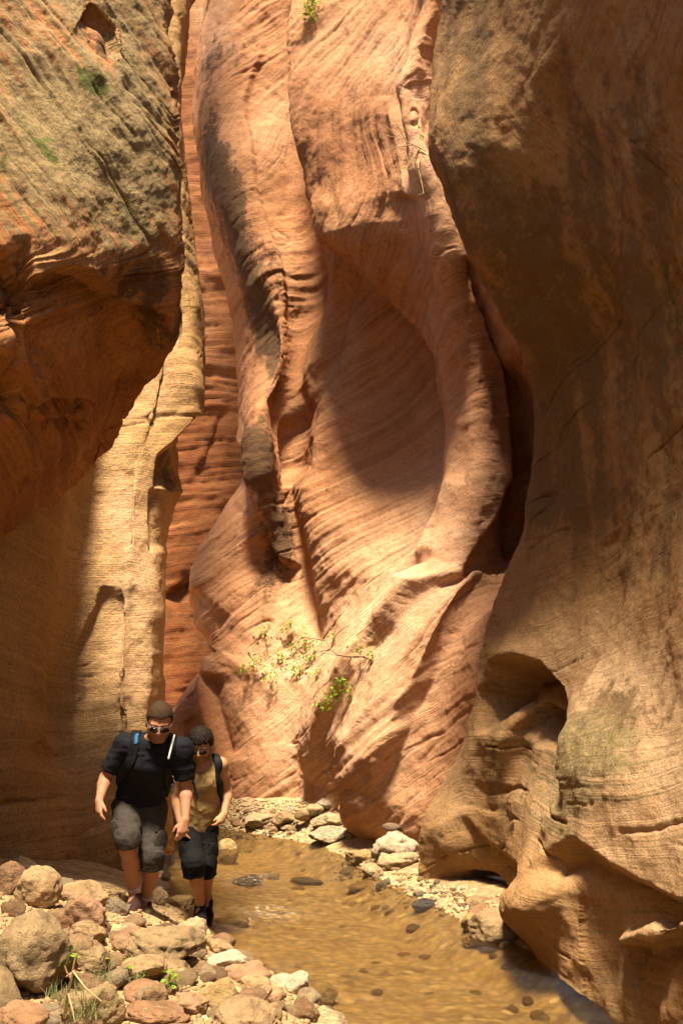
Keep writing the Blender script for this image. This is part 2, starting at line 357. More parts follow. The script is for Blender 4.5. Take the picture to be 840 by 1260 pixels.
# --- right-hand wall, overhanging, in its own shade
YS = (-500, 0, 170, 300, 450, 600, 750, 850, 950, 1050, 1150)
RGT = [
 [(640,-500,12),(620,0,12),(600,170,12),(640,300,12.2),(700,430,12.4),(715,560,12.6),(700,700,12.6),(660,800,12.6),(640,900,12.6),(620,1000,12.5),(600,1085,12.2)],
 [(512,-500,8.8),(545,0,9.2),(535,100,9.1),(527,170,9.0),(545,235,9.1),(570,300,9.3),(605,365,9.6),(640,430,10),(657,500,10.2),(660,560,10.3),(652,640,10.4),(630,710,10.5),(605,780,10.6),(588,840,10.7),(575,900,10.9),(548,960,11.2),(527,1030,11.3),(522,1070,11.3),(535,1094,11.2)],
 [(542,-500,7.9),(580,0,8.4),(560,150,8.4),(575,260,8.6),(625,380,9.0),(682,500,9.4),(690,600,9.5),(675,690,9.6),(645,770,9.8),(615,840,9.9),(590,920,10.3),(575,990,10.7),(570,1050,10.8),(585,1096,10.9)],
 [(605,-500,6.7),(640,0,7.5),(640,150,7.8),(670,300,8.2),(720,450,8.6),(730,600,8.7),(715,720,8.9),(680,820,9.1),(645,930,9.5),(625,1010,9.9),(615,1060,10.2),(615,1110,10.3)],
 [(690,-500,5.8),(715,0,6.8),(720,150,7.3),(740,300,7.6),(770,450,7.9),(770,600,8.0),(760,720,8.1),(735,820,8.0),(700,930,7.8),(668,1030,8.1),(650,1075,8.2),(645,1130,8.7),(650,1172,8.8)],
 [(790,-500,4.9),(795,0,6.0),(800,200,6.5),(810,400,7.0),(815,600,7.2),(810,800,6.9),(780,930,6.7),(740,1030,6.8),(715,1080,6.95),(695,1140,7.4),(685,1205,7.6)],
 [(880,-500,3.9),(880,0,5.0),(880,200,5.7),(880,400,6.2),(880,600,6.3),(875,800,5.9),(860,950,5.75),(840,1050,5.7),(820,1110,5.85),(790,1170,6.25),(755,1262,6.75)],
 [(1000,-500,3.1),(1000,0,4.2),(1000,300,4.9),(1000,600,5.2),(990,850,4.7),(980,1000,4.2),(960,1100,4.1),(930,1200,4.6),(880,1330,5.7)],
 ('w', [(1.9,2.6,7.5),(2.2,2.6,6),(2.5,2.6,4),(2.2,2.6,2),(2.0,2.6,1),(2.2,2.6,-0.2)], 1500),
 ('w', [(2.9,-1.5,7.5),(3.2,-1.5,5),(3.0,-1.5,3),(2.8,-1.5,1.5),(2.6,-1.5,0.8),(2.8,-1.5,-0.2)], 2500),
 ('w', [(4.2,-7,7.5),(4.0,-7,5),(3.8,-7,3),(3.6,-7,1.5),(3.4,-7,0.8),(3.4,-7,-0.2)], 3500),
]
rgt_strokes = [
 ([(583,905),(590,850),(605,815),(632,806),(662,815),(683,845),(693,880),(694,918)], -0.55, 3, 75),   # the arch
 ([(612,985),(618,900),(640,868),(668,880),(682,930),(690,1000)], -0.22, 5, 45),
 ([(640,1085),(672,1050),(700,1035),(760,1075),(840,1118),(900,1130)], -0.17, 9, 60),                  # lip over the undercut foot
 ([(752,1155),(800,1140),(860,1138)], 0.10, 5, 40),
 ([(752,1168),(790,1160),(860,1155)], -0.18, 5, 45),
 ([(575,1075),(600,1080),(625,1110)], -0.35, 5, 40),
 ([(655,500),(664,560),(656,640),(640,720)], 0.0, 5, 30),
 ([(575,1000),(600,1040),(640,1075),(645,1100)], -0.12, 6, 30),
]
rgt_bumps = [(560,1030,35,40,0,0.2),(655,1110,25,40,0,0.25),(760,950,60,80,0,0.12),(700,620,60,120,0,0.05)]
rgt_masks = {
 'varn_shade': [(570,120,30,160,0,0.45),(640,330,60,120,-30,0.40),(740,200,90,160,0,0.32),(800,420,70,160,0,0.40),(690,480,40,150,-10,0.42),(700,620,130,40,0,0.35),(650,560,30,100,0,0.3),(770,880,40,30,0,0.5),(790,700,80,40,0,0.2),(600,900,14,80,0,0.25),(620,960,20,60,0,0.2)],  # dark patina, with the shade of the upper face painted in
 'lich': [(720,920,60,50,0,0.55),(700,960,50,50,0,0.5),(780,940,50,50,0,0.3),(680,1010,40,40,0,0.3),(620,210,30,60,0,0.3),(790,1100,60,40,0,0.3),(750,1210,60,40,0,0.3)],
 'moss': [(825,330,26,60,0,0.72),(830,420,26,70,0,0.7),(700,920,50,40,0,0.55)],
 'pale': [(800,980,110,130,0,1.0),(740,830,120,80,0,0.6),(560,960,30,80,0,0.4),(650,960,40,60,0,0.3),(800,1150,40,14,0,0.6)],  # sunlit lower apron painted lighter than the wall above
 'strata': [(720,620,140,60,0,0.3),(640,960,50,80,0,0.3),(700,250,150,250,0,-0.6),(800,900,120,160,0,-0.6)],
}
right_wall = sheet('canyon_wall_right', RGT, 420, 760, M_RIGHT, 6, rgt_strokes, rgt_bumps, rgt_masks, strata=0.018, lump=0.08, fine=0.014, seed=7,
      base={'varn_shade': 0.22, 'lich': 0.16, 'moss': -0.3, 'pale': 0.0}, bedfun=lambda px, py: 8+18*sstep(700, 1000, py)*sstep(700, 560, px)+25*sstep(300, 100, py))

# --- left wall below and behind the bulge, with the pale pillar
LFT = [
 ('w', [(-4.2,-7,8),(-4.2,-7,5),(-4.0,-7,3),(-3.8,-7,1.5),(-3.6,-7,0.6),(-3.4,-7,-0.2)], -3500),
 ('w', [(-3.8,0,9),(-3.8,0,5),(-3.6,0,3),(-3.5,0,1.5),(-3.4,0,0.6),(-3.2,0,-0.2)], -2000),
 ('w', [(-3.9,5,12),(-3.9,5,8),(-3.8,5,5),(-3.7,5,2.5),(-3.5,5,1.0),(-3.2,5,-0.2)], -800),
 [(-150,-500,8.4),(-150,400,8.6),(-150,700,8.7),(-150,900,8.8),(-150,1100,9.2)],
 [(0,180,10.6),(0,450,10.0),(0,640,9.6),(0,800,9.7),(0,950,9.9),(0,1095,10.3)],
 [(75,200,12.2),(85,450,11.4),(70,620,10.6),(48,800,10.6),(48,950,10.7),(62,1088,11)],
 [(150,200,13.4),(158,440,12.9),(150,520,12.6),(126,620,12.3),(115,720,12.1),(92,800,12.0),(86,860,11.95),(95,930,11.8),(112,985,11.6),(128,1080,11.7)],
 [(168,200,13.5),(174,440,12.95),(166,520,12.65),(144,620,12.4),(134,720,12.2),(112,800,12.1),(106,860,12.0),(114,930,11.9),(132,1000,11.75),(148,1075,11.8)],
 [(198,-60,13.9),(205,300,13.3),(196,440,13.0),(186,520,12.75),(170,620,12.5),(164,720,12.3),(158,850,12.15),(162,950,12.05),(170,1068,12.1)],
 [(228,-500,14.3),(220,0,13.9),(222,200,13.5),(236,400,13.1),(238,500,12.9),(228,545,12.9),(204,590,12.9),(192,660,12.7),(190,740,12.45),(186,860,12.3),(190,950,12.3),(195,1058,12.5)],
 [(250,-500,15.2),(240,0,14.9),(226,125,14.6),(238,270,14.2),(254,390,13.9),(250,500,13.9),(242,560,14.2),(215,640,14.4),(203,700,14.3),(200,780,14.1),(200,870,14.0),(205,950,14.0),(215,1048,14.2)],
 [(225,-500,17.5),(205,0,17.5),(195,300,17.5),(195,600,17.5),(165,800,17.5),(160,1020,18)],
]
lft_strokes = [
 ([(190,600),(196,560),(215,545),(240,520),(252,510)], -0.45, 3, 45),        # under the pillar's head
 ([(184,680),(184,600)], -0.12, 3, 14),
 ([(128,640),(116,720),(90,800),(84,860),(95,935)], -0.16, 3, 26)[:1]+(-0.22, 3, 20) if False else ([(96,935),(85,860),(92,800),(122,745),(126,720)], 0.20, 3, 34)[:1]+(-0.09, 6, 26),
 ([(212,230),(216,330),(222,430)], -0.15, 3, 20),
 ([(225,130),(232,60),(238,0)], -0.18, 3, 14),
 ([(120,960),(170,935),(205,925)], 0.08, 4, 30),
 ([(95,1030),(150,1005),(200,1000)], 0.08, 4, 30),
]
lft_masks = {
 'varn_shade': [(175,560,40,30,20,0.45),(225,590,25,50,0,0.5),(100,850,14,50,0,0.35),(235,330,14,40,0,0.35),(215,140,20,50,0,0.25),(200,480,30,30,0,0.3),(130,930,30,40,0,0.15)],  # varnish; spots under the pillar's head and in the crease paint shade
 'lich': [(110,700,30,120,10,0.25),(60,900,60,120,0,0.15)],
 'pale': [(165,760,45,150,0,1.0),(190,470,40,60,0,0.5),(150,620,20,60,0,0.5)],  # sunlight on the pillar face put into the colour
 'moss': [], 'strata': [(60,1000,120,60,0,0.9),(160,1000,50,60,0,0.6),(160,700,60,180,0,-0.7),(40,760,80,120,0,-0.5),(230,200,30,160,0,0.6)],
}
left_wall = sheet('canyon_wall_left', LFT, 330, 640, M_LEFT, -8, lft_strokes, [(160,700,30,90,0,0.08),(225,450,20,50,0,0.1)], lft_masks, strata=0.024, lump=0.10, seed=12,
      base={'varn_shade': 0.0, 'lich': 0.02, 'moss': -0.4, 'pale': 0.0}, dens=[.6,.6,.6,.6,1,1.2,1.2,1.2,1.3,1.4,.8],
      bedfun=lambda px, py: np.where(py > 900, 16, 6)+0*px)

# --- the grey-green bulge hanging over the left bank
BUL = [
 ('w', [(-2.9,-5,9),(-2.9,-5,6.5),(-3.0,-5,4.6),(-3.3,-5,3.6),(-4.0,-5,3.0)], -3000),
 ('w', [(-2.7,0,10),(-2.7,0,7),(-2.7,0,4.8),(-3.0,0,3.8),(-3.8,0,3.2)], -1500),
 [(-320,-500,5.6),(-320,0,5.2),(-310,300,5.0),(-310,480,5.4),(-310,620,6.5),(-310,760,8.2)],
 [(-150,-500,6.7),(-150,0,6.3),(-150,250,6.0),(-150,400,6.0),(-150,520,6.5),(-150,640,7.6),(-150,740,9.3)],
 [(0,-500,7.5),(0,0,7.1),(0,250,6.8),(0,400,6.75),(0,480,7.0),(0,560,7.6),(0,630,8.8),(0,690,10.3)],
 [(75,-400,8.0),(85,0,7.5),(80,220,7.15),(75,350,7.1),(70,420,7.4),(70,500,8.1),(68,560,9.1),(62,630,10.7)],
 [(140,-240,8.3),(158,0,7.95),(152,180,7.65),(147,300,7.6),(142,390,8.0),(138,450,8.7),(133,500,9.6),(122,575,11.2)],
 [(196,-90,8.7),(206,0,8.5),(216,150,8.25),(215,280,8.2),(213,385,8.4),(200,430,8.8),(178,470,9.5),(160,510,10.4)],
 [(180,-60,9.6),(185,0,9.6),(190,200,9.6),(190,300,9.6),(188,380,9.7),(175,430,10.0),(160,460,10.4),(145,500,11.0)],
]
bul_strokes = [
 ([(0,300),(40,345),(80,330),(110,335),(150,375),(180,380),(212,395)], -0.20, 5, 90),  # broken lower edge of the crust
 ([(36,290),(38,380),(34,470),(28,520)], -0.22, 4, 30),                                # lobe at the far left
 ([(118,0),(128,8),(145,28),(150,70)], -0.18, 3, 16),
 ([(35,505),(80,495),(125,500)], -0.14, 3, 16),
 ([(35,525),(90,520),(120,530)], -0.12, 3, 14),
]
bul_masks = {
 'lich': [(100,170,130,160,0,0.75),(170,120,60,160,0,0.3),(30,120,70,170,0,0.3),(180,270,40,60,0,0.3),(170,-60,80,90,0,0.5),(40,-60,80,90,0,0.5),(15,400,18,60,0,0.25),(100,450,60,30,0,-0.4),(60,30,20,60,-35,-0.35),(128,45,14,40,-10,-0.8)],
 'moss': [(105,95,16,26,-40,0.95),(60,185,40,13,42,1.0),(85,238,15,9,40,1.0),(30,130,14,34,-20,0.8),(65,165,12,9,0,0.8),(50,30,20,50,-40,0.65),(5,200,8,60,0,0.9),(125,110,10,18,-40,0.8)],
 'varn_shade': [(180,360,40,40,0,0.6),(140,60,14,50,-20,0.5),(40,380,10,60,0,0.4),(150,260,50,80,0,0.4),(60,120,60,100,0,0.2),(190,120,20,120,0,0.3),(200,410,30,30,0,0.4),(90,510,60,14,0,0.35)],
 'pale': [(70,330,40,20,30,0.3)],
 'strata': [(80,500,90,90,0,1.5),(60,400,90,50,0,0.5),(100,160,130,150,0,0.9)],
}
def bul_bed(px, py): return -48+52*sstep(300, 430, py)
bulge = sheet('canyon_wall_bulge', BUL, 300, 560, M_BULGE, -48, bul_strokes, [(15,410,20,70,0,0.18)], bul_masks, strata=0.060, lump=0.09, fine=0.017, seed=17,
      base={'varn_shade': 0.04, 'lich': 0.0, 'moss': -0.25, 'pale': 0.0}, bedfun=bul_bed, dens=[.5,.5,.5,.7,1.2,1.3,1.3,.6])

# --- the far wall seen through the slot
FAR = [
 [(20,-500,26),(40,0,25),(40,300,23.5),(40,600,22.5),(40,900,22),(40,1010,22)],
 [(150,-500,26),(160,0,25),(160,300,23.5),(160,600,22.5),(160,900,22),(160,1000,22)],
 [(215,-500,26),(225,0,25),(220,300,23.5),(215,600,22.5),(210,900,22),(210,995,22)],
 [(280,-500,26),(275,0,25),(275,300,23.8),(275,600,23),(270,900,22.5),(270,990,22.5)],
 [(400,-500,27),(400,0,26),(400,300,25),(400,600,24.5),(400,900,24),(400,985,24)],
]
far_wall = sheet('canyon_wall_far', FAR, 130, 460, M_FAR, 12, [([(200,735),(250,700),(300,650)], -0.25, 3, 30), ([(238,590),(262,540),(275,490)], -0.1, 2, 12)], [], {'strata': [(240,700,60,200,0,0.6)], 'varn_shade': [(255,300,30,50,0,0.4)], 'pale': [(260,0,40,50,0,0.9), (255,400,30,60,0,0.15)]},  # pale patch at the top paints light falling high on the wall
      strata=0.10, lump=0.18, seed=23, base={'varn_shade': -0.1, 'lich': -0.3, 'moss': -0.4, 'pale': 0.0})
# ------------------------------------------------------------------ stream bed, banks, water
LE = S*np.array([(-20,2.2),(0,1.6),(4,0.75),(5,0.45),(6.2,0.12),(6.9,-0.10),(7.9,-0.60),(9.2,-1.15),(10.9,-1.75),(13,-2.35),(16,-2.8),(22,-4.5),(40,-12)])   # y, x of the left water edge
RE = S*np.array([(-20,3.4),(0,3.4),(5,2.9),(6.8,2.3),(8.2,1.75),(9.2,1.30),(10.2,1.05),(11.0,0.72),(12.2,0.42),(13.5,0.10),(14.2,-0.12),(14.8,-0.55),(15.5,-1.05),(16.2,-1.7),(16.9,-2.5),(17.8,-3.6),(22,-7),(40,-16)])
def height(x, y, rough=True):
    x = np.asarray(x, float); y = np.asarray(y, float)
    dl = np.interp(y, LE[:, 0], LE[:, 1])-x; dr = x-np.interp(y, RE[:, 0], RE[:, 1])
    near = sstep(12.0, 8.0, y)
    hl = np.where(dl > 0, 0.02+(0.16+0.22*near)*sstep(0, 1.0, dl)+0.16*near*sstep(0.9, 2.2, dl), 0.02+0.9*dl)
    far = sstep(11.6, 13.0, y); hr = np.where(dr > 0, 0.03+0.10*sstep(0, 0.5, dr)+0.30*far*sstep(0.0, 0.9, dr), 0.03+0.5*dr)
    bed = -0.17+0.05*np.sin(x*1.3+y*0.4)
    h = np.maximum(np.maximum(hl, hr), bed)
    if rough:
        p = np.stack([x, y, 0*x], -1)
        h = h + 0.035*fbm(p, 1.6, 4, 71) + 0.018*fbm(p, 7.0, 3, 72)
    return h
def hit(px, py, lift=0.0):
    """where that viewing direction first meets the ground"""
    d = ray(px, py); d = d/d[1]
    ys = np.linspace(3.0, 26.0, 1400); pts = CAM+d*ys[:, None]
    below = pts[:, 2] < height(pts[:, 0], pts[:, 1], False)+lift
    k = int(np.argmax(below)) if below.any() else len(ys)-1
    return pts[k]

def ground_mat():
    t = NT('stream_gravel'); co = t.coord()
    v = t.n('ShaderNodeTexVoronoi'); t.link(co, v.inputs['Vector']); v.inputs['Scale'].default_value = 13.0; v.inputs['Randomness'].default_value = 1.0
    v2 = t.n('ShaderNodeTexVoronoi'); t.link(co, v2.inputs['Vector']); v2.inputs['Scale'].default_value = 42.0
    big = t.noise(co, 1.1, 5, 0.6)
    c = t.ramp(t.noise(v.outputs['Color'], 3.0, 0), [(0.25, (0.17, 0.10, 0.042)), (0.45, (0.40, 0.27, 0.12)), (0.6, (0.25, 0.16, 0.070)), (0.75, (0.54, 0.40, 0.22))])
    sand = t.ramp(t.noise(co, 25, 6, 0.7), [(0.3, (0.27, 0.170, 0.072)), (0.7, (0.44, 0.30, 0.135))])
    c = t.mix(t.ramp(big, [(0.42, 0.0), (0.58, 0.85)]), c, sand)
    c = t.mix(t.ramp(v.outputs['Distance'], [(0.02, 0.0), (0.25, 0.0), (0.75, 0.45)]), c, (0.09, 0.05, 0.02))
    t.link(c, t.b.inputs['Base Color']); t.b.inputs['Roughness'].default_value = 0.85
    b = t.bump(v.outputs['Distance'], -0.9, 0.03); b = t.bump(v2.outputs['Distance'], -0.6, 0.008, b)
    b = t.bump(t.noise(co, 30, 6, 0.7), 0.5, 0.01, b)
    t.link(b, t.b.inputs['Normal']); return t.m
M_GROUND = ground_mat()
def grid(xs, ys):
    X, Y = np.meshgrid(xs, ys, indexing='ij'); nx, ny = X.shape; idx = np.arange(nx*ny).reshape(nx, ny)
    q = np.stack([idx[:-1, :-1], idx[1:, :-1], idx[1:, 1:], idx[:-1, 1:]], -1).reshape(-1, 4)
    return X, Y, q
xs = np.concatenate([np.linspace(-40, -6, 12), np.linspace(-5.8, 4, 330), np.linspace(4.4, 40, 12)])
ys = np.concatenate([np.linspace(-30, 3, 24), 3.03+np.cumsum(np.linspace(0.025, 0.075, 380)), np.linspace(23, 80, 20)])
X, Y, q = grid(xs, ys)
tag(mesh_obj('ground', np.stack([X, Y, height(X, Y)], -1).reshape(-1, 3), q, M_GROUND), kind='structure')

def water_mat():
    t = NT('stream_water'); co = t.coord()
    for nd in (t.b,): t.t.nodes.remove(nd)
    gl = t.n('ShaderNodeBsdfGlossy'); gl.inputs['Roughness'].default_value = 0.11; gl.inputs['Color'].default_value = (1, 1, 1, 1)
    tr = t.n('ShaderNodeBsdfTransparent'); tr.inputs['Color'].default_value = (0.76, 0.69, 0.49, 1)
    fr = t.n('ShaderNodeFresnel'); fr.inputs['IOR'].default_value = 1.333
    w1 = t.noise(t.map(co, (0.5, 1.5, 1.0)), 3.2, 6, 0.62, dist=1.4)
    w2 = t.noise(co, 26.0, 3, 0.55, dist=0.4)
    w3 = t.noise(t.map(co, (0.6, 2.0, 1.0)), 9.0, 5, 0.65, dist=1.6)
    b = t.bump(t.math('ADD', t.math('MULTIPLY', w1, 0.09), t.math('ADD', t.math('MULTIPLY', w2, 0.010), t.math('MULTIPLY', w3, 0.035))), 1.0, 1.0)
    for nd in (gl, fr): t.link(b, nd.inputs['Normal'])
    mx = t.n('ShaderNodeMixShader'); t.link(fr.outputs[0], mx.inputs[0]); t.link(tr.outputs[0], mx.inputs[1]); t.link(gl.outputs[0], mx.inputs[2])
    fo = t.n('ShaderNodeBsdfDiffuse'); fo.inputs['Color'].default_value = (0.80, 0.72, 0.58, 1)
    fm = t.ramp(t.math('ADD', t.noise(t.map(co, (1.0, 1.6, 1.0)), 22.0, 5, 0.75, dist=0.7), t.math('MULTIPLY', t.math('SUBTRACT', t.attr('riff'), 1.0), 0.44)), [(0.50, 0.0), (0.60, 0.75)])  # white flecks: riffle foam, and sun glints painted as colour
    mf = t.n('ShaderNodeMixShader'); t.link(fm, mf.inputs[0]); t.link(mx.outputs[0], mf.inputs[1]); t.link(fo.outputs[0], mf.inputs[2])
    t.link(mf.outputs[0], t.out.inputs['Surface']); return t.m
M_WATER = water_mat()
xs = np.linspace(-6.5, 3.4, 300); ys = 3.0+np.concatenate([[-9, -4, -2], np.cumsum(np.linspace(0.02, 0.07, 440))])
X, Y, q = grid(xs, ys)
pp = np.stack([X, Y, 0*X], -1)
riff = np.clip(0.72*np.exp(-((Y-10.6)/1.0)**2)*np.exp(-((X+1.0)/0.9)**2)+0.75*np.exp(-((Y-9.0)/0.7)**2)*np.exp(-((X+0.6)/0.8)**2)+0.6*np.exp(-((Y-12.8)/1.4)**2)+0.45*np.exp(-((Y-7.9)/0.5)**2)*np.exp(-((X-0.4)/0.8)**2)+0.10, 0, 1.1)
Z = 0.012*fbm(pp, (2.6, 3.4, 1), 3, 81)+0.045*np.clip(riff-0.2, 0, 1)*fbm(pp, (5.0, 6.0, 1), 4, 83)+0.008*fbm(pp, (8, 14, 1), 2, 85)
tag(mesh_obj('water', np.stack([X, Y, Z], -1).reshape(-1, 3), q, M_WATER, attrs={'riff': riff}), kind='structure')

# ------------------------------------------------------------------ loose rock: one mesh per stone
def rock_mat(name, wet=0.0, stain=0.75):
    t = NT(name); co = t.coord(); oi = t.n('ShaderNodeObjectInfo')
    nd = t.n('ShaderNodeVectorMath', operation='ADD'); t.link(co, nd.inputs[0])
    cb = t.n('ShaderNodeCombineXYZ'); r = t.math('MULTIPLY', oi.outputs['Random'], 50.0)
    for k in range(3): t.link(r, cb.inputs[k])
    t.link(cb.outputs[0], nd.inputs[1]); co = nd.outputs[0]
    base = oi.outputs['Color']
    c = t.mix(0.75, base, t.ramp(t.noise(co, 5.0, 6, 0.7), [(0.30, (0.50, 0.42, 0.34)), (0.5, (1.0, 0.97, 0.92)), (0.70, (1.25, 1.24, 1.2))]), 'MULTIPLY')
    lay = t.noise(t.map(co, (2, 3, 22), (0.35, 0.2, 0)), 1.0, 4, 0.6)
    c = t.mix(0.45, c, t.ramp(lay, [(0.32, 0.70), (0.5, 1.0), (0.7, 1.15)]), 'MULTIPLY')
    c = t.mix(t.math('MULTIPLY', t.ramp(t.noise(co, 7.5, 8, 0.8), [(0.51, 0.0), (0.62, 1.0)]), stain), c, (0.12, 0.080, 0.034))
    spk = t.noise(co, 70.0, 4, 0.7)
    c = t.mix(0.5, c, t.ramp(spk, [(0.3, 0.65), (0.5, 1.0), (0.7, 1.18)]), 'MULTIPLY')
    t.link(c, t.b.inputs['Base Color']); t.b.inputs['Roughness'].default_value = 0.85-0.62*wet
    t.b.inputs['Specular IOR Level'].default_value = 0.3+0.3*wet
    b = t.bump(t.math('ADD', t.math('MULTIPLY', t.noise(co, 11.0, 6, 0.78), 0.05), t.math('ADD', t.math('MULTIPLY', spk, 0.008), t.math('MULTIPLY', lay, 0.014))), 0.85, 1.0)
    t.link(b, t.b.inputs['Normal']); return t.m
M_ROCK = rock_mat('bank_stone'); M_SMOOTH = rock_mat('river_cobble', stain=0.25); M_WET = rock_mat('wet_stone', wet=1.0)
_ico = {}
def ico(sub):
    if sub not in _ico:
        bm = bmesh.new(); bmesh.ops.create_icosphere(bm, subdivisions=sub, radius=1.0)
        v = np.array([x.co[:] for x in bm.verts]); f = np.array([[x.index for x in p.verts] for p in bm.faces]); bm.free()
        _ico[sub] = (v/np.linalg.norm(v, axis=1, keepdims=True), f)
    return _ico[sub]
def rock_shape(w, d, h, seed, ang=0.6, sub=4, rough=1.35):
    """a stone cut by random planes, edges worn, surface pitted; base centre at the origin"""
    rng = np.random.default_rng(seed); D, f = ico(sub); n = int(9+8*(1-ang))
    N = rng.normal(size=(n, 3))*np.array((1, 1, 1.3)); N /= np.linalg.norm(N, axis=1, keepdims=True)
    H = (0.95-0.42*ang)+(0.05+0.42*ang)*rng.random(n)
    k = 12+60*ang                                            # how crisp the cut edges stay
    dn = np.clip(D@N.T, 1e-3, None); r = H/dn
    allr = np.concatenate([r, np.full((len(D), 1), 1.12)], 1)
    rad = (np.sum(allr**-k, axis=1))**(-1/k)
    p = D*rad[:, None]
    p = p/np.abs(p).max(0)
    p = p+D*(0.10*rough*fbm(p+seed*3.1, 1.7, 3, seed)+(0.03+0.05*ang)*rough*fbm(p+seed*1.7, 4.5, 4, seed+5, 0.62)-0.05*ang*rough*np.abs(fbm(p*np.array((0.7, 0.7, 2.2))+seed, 2.6, 3, seed+15)))[:, None]
    crack = np.abs(vnoise(p[:, 2]*3.2+0.8*p[:, 0]+seed, p[:, 1]*0.7, p[:, 0]*0.4, seed+9)); p = p-D*(0.05*ang*rough*sstep(0.10, 0.0, crack))[:, None]
    p = p*np.array((w/2, d/2, h/2))
    p[:, 2] -= p[:, 2].min()
    return p, f
C_TAN=(0.36,0.235,0.115); C_PINK=(0.36,0.205,0.108); C_CREAM=(0.46,0.335,0.185); C_WHITE=(0.50,0.40,0.27); C_GREY=(0.20,0.15,0.095); C_BROWN=(0.22,0.125,0.056)
C_DARK=(0.045,0.036,0.03); C_RED=(0.30,0.160,0.078); C_OCH=(0.37,0.245,0.098); C_GT=(0.29,0.200,0.098)
CNAME = {C_TAN: 'tan', C_PINK: 'pinkish', C_CREAM: 'cream', C_WHITE: 'white', C_GREY: 'grey', C_BROWN: 'dark brown', C_DARK: 'black', C_RED: 'rust red', C_OCH: 'ochre', C_GT: 'grey tan'}
NR = [0]
def stone(x0, y0, x1, y1, col, label, ang=0.55, mat=None, group=None, sub=5, deep=0.9, sink=0.12, lift=0.0, name='boulder', cat='boulder', rough=1.35, tilt=None, at=None):
    """traced outline box in the photo -> a stone of real size standing where its foot meets the ground"""
    NR[0] += 1; seed = 100+NR[0]*7
    if mat is None and col not in (C_WHITE,): ang = min(1.0, ang+0.22)
    rng = random.Random(seed)
    p = hit((x0+x1)/2, y1, lift) if at is None else PT((x0+x1)/2, y1, at); tdist = np.dot(p-CAM, FWD)
    w = (x1-x0)*tdist/F*1.06; h = (y1-y0)*tdist/F*0.98; d = max(w*deep, 0.4*h)
    # the picture height of a stone seen from above is part top surface, part height
    down = (CAM[2]-p[2])/np.linalg.norm(p-CAM); h = max(0.25*w, (h-0.38*d*down))
    h *= 1+sink
    v, f = rock_shape(w, d, h, seed, ang, sub, rough)
    rz = rng.uniform(-0.35, 0.35); tx = rng.uniform(-0.12, 0.12) if tilt is None else tilt
    o = mesh_obj(name, v, f, mat or (M_ROCK if ang > 0.35 else M_SMOOTH))
    o.location = (p[0], p[1]+d*0.38, p[2]-sink*h-0.02); o.rotation_euler = (tx, rng.uniform(-0.12, 0.12), rz)
    k = rng.uniform(0.9, 1.08); k *= 0.78; o.color = (col[0]*k, col[1]*k, col[2]*k, 1)
    tag(o, label, cat, group); return o

# the heap on the left bank
stone(-14,1052,24,1100,C_PINK,'round tan boulder lobe leaning on the left wall above the heap',0.3)
stone(8,1050,40,1090,C_TAN,'small rounded boulder tucked behind the largest bank boulders',0.2)
stone(12,1062,68,1118,C_TAN,'smooth humped tan boulder with dark cleft on top of heap',0.3)
stone(52,1074,90,1108,C_GREY,'small grey brown stone wedged against the foot of left wall',0.5)
stone(66,1076,132,1116,C_TAN,'low flat tan boulder behind the reddish standing boulder',0.4)
stone(64,1088,128,1152,C_PINK,'big reddish boulder standing in the heap near walking shoes',0.45)
stone(-20,1104,96,1232,C_GT,'largest grey tan boulder with crusted top at heap corner',0.6,sub=5,deep=1.0)
stone(124,1094,158,1126,C_GREY,'grey and white stone right beside the lifted brown shoe',0.6)
stone(80,1126,130,1164,C_TAN,'angular tan stone below the reddish standing boulder',0.6)
stone(124,1137,186,1174,C_PINK,'pinkish broken slab with white patches below the front hiker',0.75)
stone(150,1127,243,1192,C_GT,'dark pitted boulder with flat lit top under front hiker',0.7,sub=5)
stone(212,1119,254,1168,C_CREAM,'tall rounded cream tan stone at water edge beside pitted boulder',0.35)
stone(250,1150,284,1176,C_TAN,'small tan stone half in the water below rear hiker',0.4)
stone(238,1166,302,1196,C_WHITE,'white and grey slanted slab on the bank edge',0.75)
stone(272,1178,331,1216,C_PINK,'smooth reddish tan boulder next to the white cobbles',0.25)
stone(330,1195,364,1218,C_WHITE,'blush white river cobble touching a larger white cobble',0.1)
stone(352,1191,384,1223,C_WHITE,'largest rounded white river cobble at the water edge',0.1)
stone(376,1201,414,1236,C_CREAM,'cream cobble with wet foot jutting into the stream',0.3)
stone(354,1220,392,1258,C_BROWN,'rust brown blocky cobble among the white cobbles',0.5)
stone(384,1234,427,1268,C_CREAM,'cream mottled cobble at the tip of the bank',0.35)
stone(322,1212,346,1236,C_PINK,'small pink cobble between white cobbles and tan boulders',0.3,sub=3,name='cobble',cat='stone')
stone(324,1226,346,1256,C_TAN,'small banded cobble beside the rust brown blocky cobble',0.4,sub=3,name='cobble',cat='stone')
stone(258,1224,340,1275,C_TAN,'broad smooth tan boulder at the lowest edge of heap',0.35,sub=5)
stone(204,1214,262,1250,C_PINK,'rounded pinkish tan boulder with green weed beside it',0.35)
stone(238,1199,298,1242,C_OCH,'ochre cracked boulder in the middle of the heap',0.6)
stone(288,1197,332,1228,C_TAN,'tan rounded stone above the broad smooth boulder',0.35)
stone(178,1174,230,1208,C_TAN,'flat tan stone directly below the dark pitted boulder',0.5)
stone(172,1200,212,1246,C_BROWN,'brown block beside the green weed in the heap',0.6)
stone(90,1157,134,1202,C_GT,'upright angular grey tan block beside the dry sprig',0.8)
stone(130,1170,200,1212,C_TAN,'broad tan stone with small green tufts around it',0.5)
stone(148,1200,204,1236,C_RED,'orange brown smooth stone between tufts and flat red slab',0.4)
stone(146,1222,226,1262,C_RED,'flat red slab near the lowest part of the heap',0.7)
